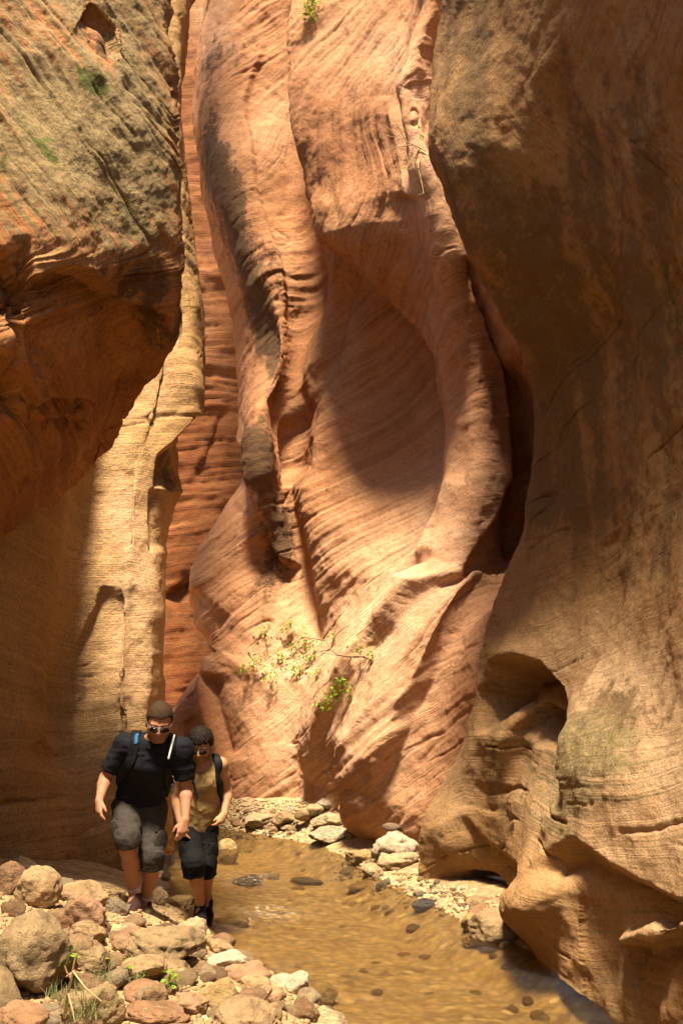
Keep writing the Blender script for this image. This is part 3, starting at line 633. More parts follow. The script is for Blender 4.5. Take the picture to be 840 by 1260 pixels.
stone(70,1206,156,1272,C_GT,'grey tan boulder with dry grass growing over it',0.55,sub=5)
stone(40,1228,75,1246,C_GREY,'thin grey stone plate lying on a second plate',0.9,sub=3)
stone(42,1243,76,1262,C_GREY,'lower grey stone plate under a thinner plate',0.9,sub=3)
stone(-20,1226,50,1275,C_RED,'reddish boulder in front of the largest grey boulder',0.5)
stone(232,1176,262,1204,C_BROWN,'brown wedge stone behind the ochre cracked boulder',0.6)
stone(214,1184,240,1210,C_TAN,'small tan wedge next to brown wedge stone',0.5,sub=3,name='cobble',cat='stone')
# stones in the stream near the hikers
stone(204,1096,239,1119,C_OCH,'pale ochre stone in the stream behind the front hiker',0.4)
stone(186,1088,206,1114,C_CREAM,'narrow cream stone behind the front hiker legs',0.5)
stone(262,1122,312,1140,C_OCH,'ridged ochre stone breaking the water beside the rear shoe',0.5,rough=1.8)
stone(262,1030,290,1064,C_OCH,'tall ochre stone in the stream behind the rear hiker',0.4)
stone(196,1044,214,1064,C_OCH,'small ochre stone between the two hikers',0.4,sub=3,name='cobble',cat='stone')
stone(196,1068,208,1084,C_TAN,'little tan stone beyond the knee of the front hiker',0.4,sub=3,name='cobble',cat='stone')
stone(286,1074,324,1092,C_DARK,'low dark wet stone with ripples breaking over it',0.4,M_WET)
stone(356,1076,398,1090,C_DARK,'flat dark wet stone awash in mid stream',0.4,M_WET)
stone(320,1072,344,1081,C_BROWN,'small brown wet stone between two dark wet stones',0.4,M_WET,sub=3)
# gravel bar under the middle wall
stone(299,997,338,1019,C_CREAM,'rounded cream boulder first on the far gravel bar',0.25,at=14.3)
stone(332,995,367,1014,C_TAN,'tan boulder beside the rounded cream boulder on far bar',0.35,at=14.0)
stone(389,979,415,993,C_WHITE,'white flat stone perched on the far gravel bar',0.6,at=13.8)
stone(376,985,397,1001,C_CREAM,'small cream stone under the perched white flat stone',0.5,sub=3,at=13.7)
stone(362,992,382,1008,C_TAN,'small tan stone in middle of the far gravel bar',0.4,sub=3,at=13.7)
stone(384,996,434,1017,C_CREAM,'long pale boulder across the far gravel bar',0.5,at=13.3)
stone(378,1014,428,1036,C_WHITE,'low white slab where the far bar meets water',0.5,at=12.9)
stone(421,985,443,998,C_CREAM,'cream stone against the foot of the middle wall',0.5,sub=3,at=13.4)
stone(428,998,444,1012,C_WHITE,'white stone beside the long pale boulder',0.5,sub=3,at=13.1)
# around the big white boulder
big_white = stone(454,1014,519,1066,C_WHITE,'big angular white boulder with a dark stone on top',0.85,sub=5)
stone(462,1042,515,1070,C_CREAM,'rounded cream boulder leaning before the big white boulder',0.3)
stone(424,1040,458,1066,C_OCH,'ochre tan stone left between water and white boulder',0.45)
stone(442,1058,478,1081,C_CREAM,'cream stone at the foot of the ochre stone',0.45)
stone(416,1062,440,1078,C_GREY,'wet dark grey stone at the tip of the bar',0.6,M_WET)
stone(462,1081,482,1094,C_DARK,'small black wet stone near the gravel of white boulder',0.6,M_WET,sub=3)
stone(428,1082,468,1094,C_OCH,'flat ochre stone awash below the white boulder',0.6)
# right bank
stone(508,1100,543,1121,C_DARK,'black glossy wet rock in the stream by right wall',0.75,M_WET)
stone(538,1101,557,1119,C_CREAM,'pale stone just behind the black glossy rock',0.45,sub=3)
stone(574,1098,607,1117,C_TAN,'tan rounded stone in the shade of the hollow',0.3)
stone(578,1110,612,1126,C_RED,'reddish stone behind the large tan boulder',0.4)
stone(584,1110,647,1164,C_TAN,'large rounded tan boulder against the right wall foot',0.25,sub=5)
stone(569,1120,606,1148,C_OCH,'slanting ochre slab leaning on the large tan boulder',0.5)
stone(571,1144,613,1168,C_OCH,'wet footed ochre stone in front of the large tan boulder',0.35)
stone(612,1152,632,1167,C_CREAM,'small pointed cream stone at the large tan boulder foot',0.7,sub=3)
# the flat dark stone lying on the big white boulder
v, f = rock_shape(0.24, 0.17, 0.10, 991, 0.4, 3); o = mesh_obj('cap_stone', v, f, M_ROCK); o.color = (0.13, 0.09, 0.055, 1)
bv = max((big_white.matrix_basis @ v_.co for v_ in big_white.data.vertices), key=lambda c_: c_.z); o.location = (bv.x, bv.y, bv.z-0.03); o.rotation_euler = (0.05, 0.12, 0.2)
tag(o, 'small dark flat stone lying on the big white boulder', 'stone')

# fill stones of the banks: each a stone of its own, sharing shapes
shapes = []
for k in range(10):
    v, f = rock_shape(1.0, 0.85, 0.62, 500+k, 0.30+0.05*k, 3); me = mesh_obj('cobble', v, f, M_ROCK if k % 2 else M_SMOOTH)
    shapes.append(me.data); bpy.data.objects.remove(me)
rng = random.Random(5)
def cobble(px, py, size, cols, label, group, sink=0.25):
    p = hit(px, py); o = bpy.data.objects.new('cobble', rng.choice(shapes)); COL.objects.link(o)
    s = size*rng.uniform(0.6, 1.3); o.scale = (s, s*rng.uniform(0.8, 1.1), s*rng.uniform(0.7, 1.1))
    o.location = (p[0], p[1], float(height(p[0], p[1]))-sink*0.6*s); o.rotation_euler = (rng.uniform(-.3, .3), rng.uniform(-.3, .3), rng.uniform(0, 6.28))
    c = rng.choice(cols); k = rng.uniform(0.62, 0.9); o.color = (c[0]*k, c[1]*k, c[2]*k, 1)
    tag(o, label.replace('COLOUR', CNAME[c]), 'stone', group)
for k in range(90):
    py = rng.uniform(1100, 1262); lim = np.interp(py, [1100, 1150, 1195, 1262], [200, 255, 330, 425])
    cobble(rng.uniform(0, lim), py, 0.16, [C_TAN, C_PINK, C_BROWN, C_GT, C_CREAM], 'small COLOUR loose stone filling gaps in the heap on left bank', 'small stones between the boulders of the left bank')
for k in range(12):
    cobble(rng.uniform(-190, 5), rng.uniform(1090, 1250), 0.34, [C_TAN, C_PINK, C_GT], 'COLOUR boulder of the bank beyond the largest crusted boulder', 'boulders further along the left bank')
for k in range(70):
    cobble(rng.uniform(285, 442), rng.uniform(998, 1032), 0.14, [C_TAN, C_CREAM, C_WHITE, C_PINK], 'small COLOUR stone on the far gravel bar', 'small stones on the far gravel bar')
for k in range(45):
    t_ = rng.random(); cobble(420+t_*120+rng.uniform(-12, 20), 1068+t_*28+rng.uniform(-12, 12), 0.09, [C_TAN, C_CREAM, C_OCH, C_GREY], 'small COLOUR pebble in the gravel around the big white boulder', 'pebbles around the white boulder')
for k in range(35):
    t_ = rng.random(); cobble(540+t_*70+rng.uniform(-12, 12), 1100+t_*30+rng.uniform(-10, 8), 0.07, [C_TAN, C_CREAM, C_BROWN, C_RED], 'small COLOUR pebble on the strip under the right wall', 'pebbles under the right wall')
for k in range(30):
    py = rng.uniform(1040, 1258); x0 = np.interp(py, [1040, 1120, 1195, 1260], [290, 300, 400, 450]); x1 = np.interp(py, [1040, 1100, 1170, 1260], [410, 500, 620, 700])
    cobble(rng.uniform(x0, x1), py, 0.13, [C_BROWN, C_RED, C_OCH, C_RED, C_OCH, C_GT], 'COLOUR stone lying under the shallow water of the stream', 'stones on the stream bed', 0.6)

# gravel and grit between the stones: too fine to count
def gravel(name, pts, smin, smax, cols, seed):
    rg = np.random.default_rng(seed); D, f = ico(1); V = []; Fc = []; C_ = []
    for (x, y) in pts:
        s_ = rg.uniform(smin, smax)*np.array((1, rg.uniform(0.7, 1), rg.uniform(0.45, 0.8))); a = rg.uniform(0, 6.28); c_, n_ = math.cos(a), math.sin(a)
        v = D*(1+0.22*rg.normal(size=(len(D), 1)))*s_; v = v@np.array(((c_, -n_, 0), (n_, c_, 0), (0, 0, 1)))
        Fc.append(f+len(V)*len(D)); V.append(v+np.array((x, y, float(height(x, y))+s_[2]*0.2)))
    o = mesh_obj(name, np.concatenate(V), np.concatenate(Fc), M_SMOOTH, smooth=False); o.color = (*cols, 1); o['kind'] = 'stuff'; return o
_r = random.Random(9); pts = []
for k in range(1500):
    py = _r.uniform(1095, 1262); lim = np.interp(py, [1095, 1150, 1195, 1262], [215, 270, 345, 435]); h_ = hit(_r.uniform(-10, lim), py); pts.append((h_[0], h_[1]))
gravel('bank_gravel', pts, 0.010, 0.032, C_TAN, 1)
pts = []
for k in range(500):
    t_ = _r.random(); h_ = hit(415+t_*200+_r.gauss(0, 12), 1062+t_*66+_r.gauss(0, 9)); pts.append((h_[0], h_[1]))
for k in range(900):
    h_ = hit(_r.uniform(270, 445), _r.uniform(985, 1034)); pts.append((h_[0], h_[1]))
gravel('bar_gravel', pts, 0.014, 0.036, C_CREAM, 2)
# ------------------------------------------------------------------ the two hikers: bodies and clothes grown as smooth surfaces
class Field:
    def __init__(s, lo, hi, res=0.006):
        s.lo = np.array(lo, float); s.res = res; s.n = np.ceil((np.array(hi)-s.lo)/res).astype(int)+1
        s.f = np.full(tuple(s.n), 0.25, np.float32)
    def block(s, lo, hi, pad):
        a = np.clip(np.floor((np.array(lo)-pad-s.lo)/s.res).astype(int), 0, s.n-1); b = np.clip(np.ceil((np.array(hi)+pad-s.lo)/s.res).astype(int)+1, 1, s.n)
        sl = tuple(slice(i, j) for i, j in zip(a, b))
        g = np.meshgrid(*[s.lo[k]+s.res*np.arange(a[k], b[k]) for k in range(3)], indexing='ij')
        return sl, np.stack(g, -1)
    def _join(s, sl, d, k, sub=False):
        f = s.f[sl]
        if sub:
            h = np.clip(0.5-0.5*(f+d)/k, 0, 1); s.f[sl] = f*(1-h)-d*h+k*h*(1-h)
        else:
            h = np.clip(0.5+0.5*(f-d)/k, 0, 1); s.f[sl] = f*(1-h)+d*h-k*h*(1-h)
    def cone(s, a, b, r0, r1, k=0.03, flat=None, cut=None, sub=False):
        """tapered limb from a to b; flat = (axis vector, factor) squashes it along that axis; cut = list of (point, normal) clean ends"""
        a, b = np.array(a, float), np.array(b, float); R = max(r0, r1)*1.25+0.01
        sl, p = s.block(np.minimum(a, b)-R, np.maximum(a, b)+R, k+0.02)
        if p.size == 0: return s
        ab = b-a; t = np.clip(((p-a)@ab)/(ab@ab+1e-12), 0, 1); v = p-a-t[..., None]*ab
        if flat is not None:
            ax, fc = np.array(flat[0], float), flat[1]; ax = ax/np.linalg.norm(ax); v = v+((v@ax)*(1/fc-1))[..., None]*ax
        d = np.linalg.norm(v, axis=-1)-(r0+(r1-r0)*t)
        if flat is not None: d = d*min(1.0, flat[1]*1.15)
        for (q, n) in (cut or []):
            n = np.array(n, float); n = n/np.linalg.norm(n); d = np.maximum(d, (p-np.array(q))@n)
        s._join(sl, d, k, sub); return s
    def ell(s, c, ax, r, k=0.02, cut=None, sub=False):
        """ellipsoid with axes ax (rows) and radii r"""
        c = np.array(c, float); R = max(r); sl, p = s.block(c-R, c+R, k+0.02)
        if p.size == 0: return s
        q = (p-c)@np.array(ax).T/np.array(r); L = np.linalg.norm(q, axis=-1); g = np.linalg.norm(q/np.array(r), axis=-1)+1e-9
        d = L*(L-1)/g
        for (o, n) in (cut or []):
            n = np.array(n, float); n = n/np.linalg.norm(n); d = np.maximum(d, (p-np.array(o))@n)
        s._join(sl, d.astype(np.float32), k, sub); return s
    def grid_pts(s):
        g = np.meshgrid(*[s.lo[k]+s.res*np.arange(s.n[k]) for k in range(3)], indexing='ij'); return np.stack(g, -1)
    def mesh(s):
        f = s.f; ins = f < 0; nx, ny, nz = f.shape
        tot = sum(ins[i:nx-1+i, j:ny-1+j, k:nz-1+k].astype(np.int8) for i in (0, 1) for j in (0, 1) for k in (0, 1))
        act = (tot > 0) & (tot < 8); ci = np.argwhere(act); idx = np.full(act.shape, -1, np.int64); idx[act] = np.arange(len(ci))
        acc = np.zeros((len(ci), 3)); cnt = np.zeros(len(ci))
        cs = [(i, j, k) for i in (0, 1) for j in (0, 1) for k in (0, 1)]
        for a in cs:
            for b in cs:
                if sum(abs(x-y) for x, y in zip(a, b)) != 1 or a > b: continue
                fa = f[ci[:, 0]+a[0], ci[:, 1]+a[1], ci[:, 2]+a[2]]; fb = f[ci[:, 0]+b[0], ci[:, 1]+b[1], ci[:, 2]+b[2]]
                m = (fa < 0) != (fb < 0); t = np.where(m, fa/(fa-fb+1e-12), 0)
                acc += np.where(m[:, None], np.array(a)+t[:, None]*(np.array(b)-np.array(a)), 0); cnt += m
        v = s.lo+s.res*(ci+acc/cnt[:, None]); fs = []
        for ax in range(3):
            o1, o2 = [k for k in range(3) if k != ax]
            A = [slice(None)]*3; B = [slice(None)]*3; A[ax] = slice(0, -1); B[ax] = slice(1, None)
            e = ins[tuple(A)] != ins[tuple(B)]; w = np.argwhere(e)
            w = w[(w[:, o1] > 0) & (w[:, o2] > 0) & (w[:, o1] < f.shape[o1]-1) & (w[:, o2] < f.shape[o2]-1)]
            def cell(d1, d2):
                c = w.copy(); c[:, o1] += d1; c[:, o2] += d2; return idx[c[:, 0], c[:, 1], c[:, 2]]
            qd = np.stack([cell(-1, -1), cell(0, -1), cell(0, 0), cell(-1, 0)], -1)
            flip = ins[w[:, 0], w[:, 1], w[:, 2]] ^ (ax == 1)
            qd = np.where(flip[:, None], qd, qd[:, ::-1]); fs.append(qd)
        q = np.concatenate(fs); q = q[(q >= 0).all(1)]
        return v, q
def relax(v, q, it=2):
    for _ in range(it):
        a = np.zeros_like(v); c = np.zeros(len(v))
        for i in range(4):
            np.add.at(a, q[:, i], v[q[:, (i+1) % 4]]+v[q[:, (i+3) % 4]]); np.add.at(c, q[:, i], 2)
        v = 0.5*v+0.5*a/np.maximum(c, 1)[:, None]
    return v
def vnormals(v, q):
    n = np.cross(v[q[:, 2]]-v[q[:, 0]], v[q[:, 3]]-v[q[:, 1]]); r = np.zeros_like(v)
    for i in range(4): np.add.at(r, q[:, i], n)
    return r/(np.linalg.norm(r, axis=1, keepdims=True)+1e-12)
def unit(v): v = np.array(v, float); return v/np.linalg.norm(v)

def plain(name, col, rough=0.8, noise=0.25, nscale=40.0, bump=0.3, bd=0.004, spec=0.10, weave=False):
    t = NT(name); co = t.coord()
    n = t.noise(co, nscale, 4, 0.6); big = t.noise(co, 6.0, 4, 0.6)
    c = t.mix(1.0, (*col, 1), t.ramp(n, [(0.3, 1-noise), (0.7, 1+noise)]), 'MULTIPLY')
    c = t.mix(0.6, c, t.ramp(big, [(0.3, 1-noise), (0.7, 1+noise)]), 'MULTIPLY')
    t.link(c, t.b.inputs['Base Color']); t.b.inputs['Roughness'].default_value = rough; t.b.inputs['Specular IOR Level'].default_value = spec
    t.link(t.bump(n, bump, bd), t.b.inputs['Normal']); return t.m
def skin_mat(name, col):
    t = NT(name); co = t.coord(); n = t.noise(co, 60, 4, 0.6)
    c = t.mix(0.7, (*col, 1), t.ramp(t.noise(co, 9, 4, 0.6), [(0.3, (0.86, 0.78, 0.72)), (0.7, (1.1, 1.08, 1.05))]), 'MULTIPLY')
    c = t.mix(t.math('MULTIPLY', t.attr('beard'), t.ramp(n, [(0.35, 0.45), (0.6, 0.9)])), c, (0.075, 0.042, 0.022))
    t.link(c, t.b.inputs['Base Color']); t.b.inputs['Roughness'].default_value = 0.66; t.b.inputs['Specular IOR Level'].default_value = 0.25
    t.b.inputs['Subsurface Weight'].default_value = 0.06; t.b.inputs['Subsurface Radius'].default_value = (0.02, 0.008, 0.004)
    t.link(t.bump(n, 0.25, 0.003), t.b.inputs['Normal']); return t.m
M_SKIN1 = skin_mat('skin_ruddy', (0.27, 0.125, 0.068)); M_SKIN2 = skin_mat('skin_tanned', (0.33, 0.165, 0.082))
M_NAVY = plain('navy_knit', (0.0065, 0.0070, 0.0095), 0.85); M_GREYCLOTH = plain('charcoal_cloth', (0.032, 0.026, 0.021), 0.85)
M_TANK = plain('olive_tan_knit', (0.235, 0.155, 0.062), 0.9); M_BLACK = plain('black_nylon', (0.0055, 0.0052, 0.0055), 0.6)
M_BLACKCLOTH = plain('black_cloth', (0.006, 0.0056, 0.0056), 0.85)
M_HAIR1 = plain('short_brown_hair', (0.034, 0.019, 0.009), 0.8, 0.5, 160, 0.9, 0.006); M_HAIR2 = plain('dark_brown_hair', (0.013, 0.008, 0.0045), 0.6, 0.5, 120, 0.9, 0.008)
M_LENS = plain('dark_lens', (0.004, 0.004, 0.0045), 0.15, 0.0, 10, 0.0, 0.0, 0.22); M_STEEL = plain('pale_metal', (0.07, 0.068, 0.066), 0.3, 0.05, 20, 0.0, 0.0, 0.7)
M_SHOE1 = plain('maroon_suede', (0.028, 0.012, 0.010), 0.8); M_SOLE = plain('tan_rubber', (0.30, 0.21, 0.13), 0.8); M_SOCK = plain('grey_pink_knit', (0.33, 0.25, 0.24), 0.9)
M_BLUE = plain('blue_mesh', (0.02, 0.085, 0.19), 0.7); M_WHITEPL = plain('white_plastic', (0.75, 0.74, 0.72), 0.4, 0.03)
M_DSOLE = plain('dark_rubber', (0.03, 0.028, 0.027), 0.7); M_DSOCK = plain('dark_knit', (0.02, 0.02, 0.022), 0.9)

def bounds(pts, pad): a = np.array(pts); return a.min(0)-pad, a.max(0)+pad
def put(name, fld, mat, root, fold=0.0, fscale=(9, 9, 4), seed=0, it=2, beard=None, fdir=None):
    v, q = fld.mesh(); v = relax(v, q, it)
    if fold:
        n = vnormals(v, q); w = v if fdir is None else v@np.array(fdir).T
        a = fbm(w, fscale, 3, seed); a = (1-np.abs(a)*2.2)*0.6+fbm(v, 22, 2, seed+3)*0.25
        v = v+n*(fold*a)[:, None]
    at = {'beard': beard(v)} if beard else None
    return mesh_obj(name, v-np.array(root.location), q, mat, root, attrs=at)

def hand(F, wrist, u, side, nrm, curl=0.55, sgn=1):
    """palm, four unequal bent fingers and a thumb leaving the side of the palm; u along the hand, side towards the thumb, nrm out of the palm"""
    u, side, nrm = unit(u), unit(side), unit(nrm); W = np.array(wrist)
    kn = []
    for j, (off, ln) in enumerate(((0.030, 0.090), (0.010, 0.095), (-0.010, 0.092), (-0.029, 0.083))):
        b = W+u*ln+side*off; kn.append(b)
        F.cone(W+u*0.012+side*off*0.55, b, 0.019, 0.0135, 0.016)
    for (b, L, cu) in zip(kn, (0.070, 0.078, 0.073, 0.058), (0.8, 1.0, 1.1, 1.2)):
        c1 = curl*cu; d1 = u*math.cos(c1*0.7)+nrm*math.sin(c1*0.7); m = b+d1*L*0.5
        d2 = u*math.cos(c1*1.6)+nrm*math.sin(c1*1.6); F.cone(b, m, 0.0105, 0.0095, 0.006); F.cone(m, m+d2*L*0.5, 0.0095, 0.0075, 0.006)
    tb = W+u*0.03+side*0.024+nrm*0.010; m = tb+unit(u*0.75+side*0.65+nrm*0.25)*0.045
    F.cone(tb, m, 0.017, 0.0115, 0.012); F.cone(m, m+unit(u*0.95+side*0.15+nrm*0.35)*0.033, 0.0110, 0.0085, 0.006)

HS = 1.13                                                                    # both men have big heads with hair
def head(F, c, f, up, jaw=1.0):
    f = unit(f); r = unit(np.cross(f, up)); u = np.cross(r, f); ax = np.array([r, f, u]); c = np.array(c)
    L = lambda x, y, z: c+(r*x+f*y+u*z)*HS
    G = lambda *a, **kw: F.ell(a[0], a[1], tuple(HS*q for q in a[2]), *a[3:], **kw)
    G(L(0, -0.012, 0.028), ax, (0.076, 0.096, 0.092), 0.02)               # skull
    G(L(0, 0.022, -0.030), ax, (0.062, 0.070, 0.088), 0.03)               # face
    G(L(0, 0.052, -0.092), ax, (0.036*jaw, 0.030, 0.026), 0.03)           # chin
    for sx in (-1, 1):
        F.cone(L(sx*0.055*jaw, 0.0, -0.070), L(sx*0.025, 0.052, -0.094), 0.020, 0.018, 0.025)
        G(L(sx*0.079, -0.008, -0.018), ax, (0.009, 0.018, 0.032), 0.008)  # ears
        G(L(sx*0.040, 0.062, -0.034), ax, (0.024, 0.020, 0.020), 0.02)    # cheeks
        G(L(sx*0.033, 0.094, 0.004), ax, (0.018, 0.012, 0.012), 0.012, sub=True)
        G(L(sx*0.033, 0.079, 0.003), ax, (0.013, 0.011, 0.010), 0.004)    # eyes
        F.cone(L(sx*0.012, 0.088, 0.020), L(sx*0.05, 0.073, 0.019), 0.009, 0.007, 0.012)
    F.cone(L(0, 0.088, 0.012), L(0, 0.106, -0.030), 0.009, 0.0135, 0.012)     # nose
    for sx in (-1, 1): G(L(sx*0.012, 0.094, -0.034), ax, (0.009, 0.010, 0.008), 0.008)
    F.cone(L(-0.020, 0.082, -0.057), L(0.020, 0.082, -0.057), 0.0075, 0.0075, 0.008)   # lips
    F.cone(L(-0.017, 0.080, -0.068), L(0.017, 0.080, -0.068), 0.0085, 0.0085, 0.008)
    G(L(0, 0.094, -0.0625), ax, (0.024, 0.008, 0.0022), 0.004, sub=True)
    return ax, L

def glasses(root, ax, L, frame_mat, lens_mat):
    lo, hi = bounds([L(0, 0.05, 0)], 0.19)
    g = Field(lo, hi, 0.003); r, f, u = ax
    g.cone(L(-0.066, 0.094, 0.016), L(-0.010, 0.118, 0.016), 0.0026, 0.0026, 0.003); g.cone(L(-0.010, 0.118, 0.016), L(0.010, 0.118, 0.016), 0.0026, 0.0026, 0.003)
    g.cone(L(0.010, 0.118, 0.016), L(0.066, 0.094, 0.016), 0.0026, 0.0026, 0.003)
    for sx in (-1, 1): g.cone(L(sx*0.068, 0.092, 0.014), L(sx*0.085, -0.010, 0.006), 0.0036, 0.0034, 0.003)
    fr = put('sunglasses', g, frame_mat, root, it=1)
    for sx in (-1, 1):
        k = Field(lo, hi, 0.003); fx = unit(f*0.92+r*sx*0.38); rx = unit(np.cross(fx, u)); k.ell(L(sx*0.034, 0.108, -0.006), np.array([rx, fx, np.cross(rx, fx)]), (0.036, 0.010, 0.0195), 0.003)
        l = put('lens', k, lens_mat, root, it=1); l.parent = fr
    return fr

def shoe(root, heel, toe, up, mat, sole_mat, ankle):
    """low shoe from heel to toe standing on its sole"""
    heel, toe = np.array(heel), np.array(toe); d = unit(toe-heel); up = unit(np.array(up)-d*np.dot(up, d)); s = np.cross(d, up)
    lo, hi = bounds([heel, toe, ankle], 0.10); g = Field(lo, hi, 0.005)
    cutp = [(heel+up*0.022, -up)]
    g.cone(heel+up*0.045+d*0.035, heel+up*0.045+d*0.16, 0.042, 0.046, 0.03, cut=cutp); g.cone(heel+up*0.035+d*0.15, heel+up*0.030+d*0.235, 0.046, 0.036, 0.03, cut=cutp)
    g.cone(heel+up*0.05+d*0.045, heel+up*0.105+d*0.050, 0.042, 0.044, 0.03, cut=[(heel+up*0.115, up)])
    g.cone(heel+up*0.095+d*0.075, heel+up*0.065+d*0.165, 0.026, 0.022, 0.02)
    o = put('shoe', g, mat, root)
    g = Field(lo, hi, 0.005)
    c2 = [(heel+up*0.026, up), (heel, -up)]
    g.cone(heel+up*0.013+d*0.042, heel+up*0.013+d*0.15, 0.045, 0.050, 0.01, cut=c2); g.cone(heel+up*0.013+d*0.15, heel+up*0.013+d*0.235, 0.050, 0.040, 0.01, cut=c2)
    k = put('sole', g, sole_mat, root); k.parent = o
    v = []                                                                      # laces
    g = Field(lo, hi, 0.003)
    for i in range(4):
        b = heel+up*(0.112-i*0.012)+d*(0.092+i*0.026); g.cone(b-s*0.024, b+s*0.024, 0.0035, 0.0035, 0.002)
    k = put('laces', g, M_DSOCK, root, it=1); k.parent = o
    return o

# ---------- front hiker: navy polo, charcoal cargo shorts, stepping up on the heap
Y0 = 7.55
def J1(x, y, d=0.0): return PT(x, y, Y0+d)
j = dict(pel=J1(172,988,0.04), rh=J1(157,995,0.02), lh=J1(187,998,0.05), rk=J1(157,1044,-0.26), ra=J1(166,1099,-0.10), lk=J1(187,1060,-0.11), la=J1(179,1108,0.10),
         ab=J1(176,966,0.0), ch=J1(184,936,-0.13), nk=J1(190,914,-0.20), rs=J1(155,917,-0.14), ls=J1(223,922,-0.16), hd=J1(196.5,888,-0.29),
         re=J1(130,957,-0.10), rw=J1(122.5,985,-0.27), le=J1(229,969,-0.10), lw=J1(228,1008,-0.24))
root1 = empty('person', tuple(j['ra']-np.array((0, 0, 0.10))), 'hiker in navy polo shirt and charcoal cargo shorts stepping onto the boulders', 'person', 'hikers in the stream')
lo, hi = bounds(list(j.values()), 0.22); lo[2] -= 0.1
B = Field(lo, hi, 0.0065)
dep = (0, 1, 0)
B.cone(j['pel'], j['ab'], 0.150, 0.150, 0.05, (dep, 0.72)); B.cone(j['ab'], j['ch'], 0.150, 0.165, 0.05, (dep, 0.72)); B.cone(j['rs'], j['ls'], 0.07, 0.07, 0.06)
B.cone(j['ch'], j['nk'], 0.14, 0.075, 0.05, (dep, 0.8)); B.cone(j['nk'], j['hd']+np.array((0, 0.03, -0.02)), 0.062, 0.060, 0.03)
for s_, e_, w_ in (('rs', 're', 'rw'), ('ls', 'le', 'lw')):
    B.cone(j[s_], j[e_], 0.058, 0.043, 0.03); m = j[e_]*0.7+j[w_]*0.3
    B.cone(j[e_], m, 0.042, 0.044, 0.02); B.cone(m, j[w_], 0.044, 0.028, 0.02)
for h_, k_, a_ in (('rh', 'rk', 'ra'), ('lh', 'lk', 'la')):
    B.cone(j[h_], j[k_], 0.082, 0.052, 0.04); m = j[k_]*0.68+j[a_]*0.32+np.array((0, 0.018, 0))
    B.cone(j[k_], m, 0.052, 0.055, 0.03); B.cone(m, j[a_], 0.055, 0.036, 0.03)
    B.cone(j[a_], j[a_]+np.array((0, -0.10, -0.05)), 0.036, 0.03, 0.02)
fw = unit((0.14, -0.86, -0.42)); ax1, L1 = head(B, j['hd'], fw, (0.05, 0, 1))
hand(B, j['rw'], J1(122,1004,-0.34)-j['rw'], (0.55, -0.8, 0.1), (0.75, 0.55, 0.0), 0.55)
hand(B, j['lw'], J1(222,1034,-0.30)-j['lw'], (-0.75, -0.6, 0.1), (-0.5, 0.8, 0.0), 0.5)
def beard1(v):
    w = (v-j['hd'])@ax1.T
    return sstep(-0.035, -0.06, w[:, 2])*sstep(0.0, 0.03, w[:, 1])*sstep(-0.135, -0.115, w[:, 2])*0.9
put('body', B, M_SKIN1, root1, beard=beard1)
def hair(root, c, ax, L, mat, thick, hair_line, back, seed, fold, res=0.005):
    lo, hi = bounds([L(0, 0, 0.02)], 0.21); g = Field(lo, hi, res); r, f, u = ax
    g.ell(L(0, -0.012, 0.030), ax, (0.076*HS+thick, 0.096*HS+thick, 0.092*HS+thick), 0.02)
    p = (g.grid_pts()-np.array(c))/HS; y = p@f; z = p@u; x = p@r
    cutf = (hair_line+0.55*np.clip(y-0.03, 0, 1)*0-z)-0.9*np.clip(0.045-y, 0, 0.06)*1.6-1.5*np.clip(-y-0.005, 0, 0.05)+0.10*np.abs(x)*np.clip(y*12, 0, 1)*0
    cutf = np.where(z < -0.075, z*-1-0.075+0.004, cutf)
    cutf = cutf + (0.004+fold*1.2)*vnoise(x*90, y*90, z*40, seed)+0.006*vnoise(x*40, y*40, z*20, seed+1)
    g.f = np.maximum(g.f, cutf.astype(np.float32)); return put('hair', g, mat, root, fold, (60, 60, 25), seed, 1)
hair(root1, j['hd'], ax1, L1, M_HAIR1, 0.008, 0.058, 0, 3, 0.0025)
glasses(root1, ax1, L1, M_STEEL, M_LENS)
# polo shirt
def clip_plane(fld, q, n):
    n = unit(n); fld.f = np.maximum(fld.f, ((fld.grid_pts()-np.array(q))@n).astype(np.float32)); return fld
T = Field(*bounds([j[k] for k in ('pel', 'rs', 'ls', 'nk', 're', 'le')], 0.2), 0.006)
T.cone(j['pel']+np.array((0, 0, 0.01)), j['ab'], 0.170, 0.166, 0.05, (dep, 0.76)); T.cone(j['ab'], j['ch'], 0.168, 0.182, 0.06, (dep, 0.76)); T.cone(j['rs'], j['ls'], 0.070, 0.070, 0.07); T.cone(j['nk'], j['rs'], 0.060, 0.066, 0.05); T.cone(j['nk'], j['ls'], 0.060, 0.066, 0.05)
T.cone(j['ch'], j['nk']+np.array((0, 0.03, 0)), 0.15, 0.085, 0.05, (dep, 0.85))
clip_plane(T, j['nk']+fw*0.02+np.array((0, 0, 0.040)), (0.05, -0.35, 1)); clip_plane(T, J1(172,996,0), (0.12, 0, -1))
for s_, e_ in (('rs', 're'), ('ls', 'le')):
    e = j[s_]*0.24+j[e_]*0.76; ax = j[e_]-j[s_]
    T.cone(j[s_], e+ax*0.1, 0.076, 0.072, 0.04, cut=[(e, ax)]); T.cone(e-ax*0.25, e+ax*0.2, 0.058, 0.058, 0.004, sub=True, cut=[(e-ax*0.1, -ax)])
shirt_field = T.f.copy()
sh1 = put('shirt', T, M_NAVY, root1, 0.014, (4, 4, 11), 4)
C = Field(*bounds([j['nk']], 0.16), 0.005); r_, f_, u_ = ax1                     # collar with open placket
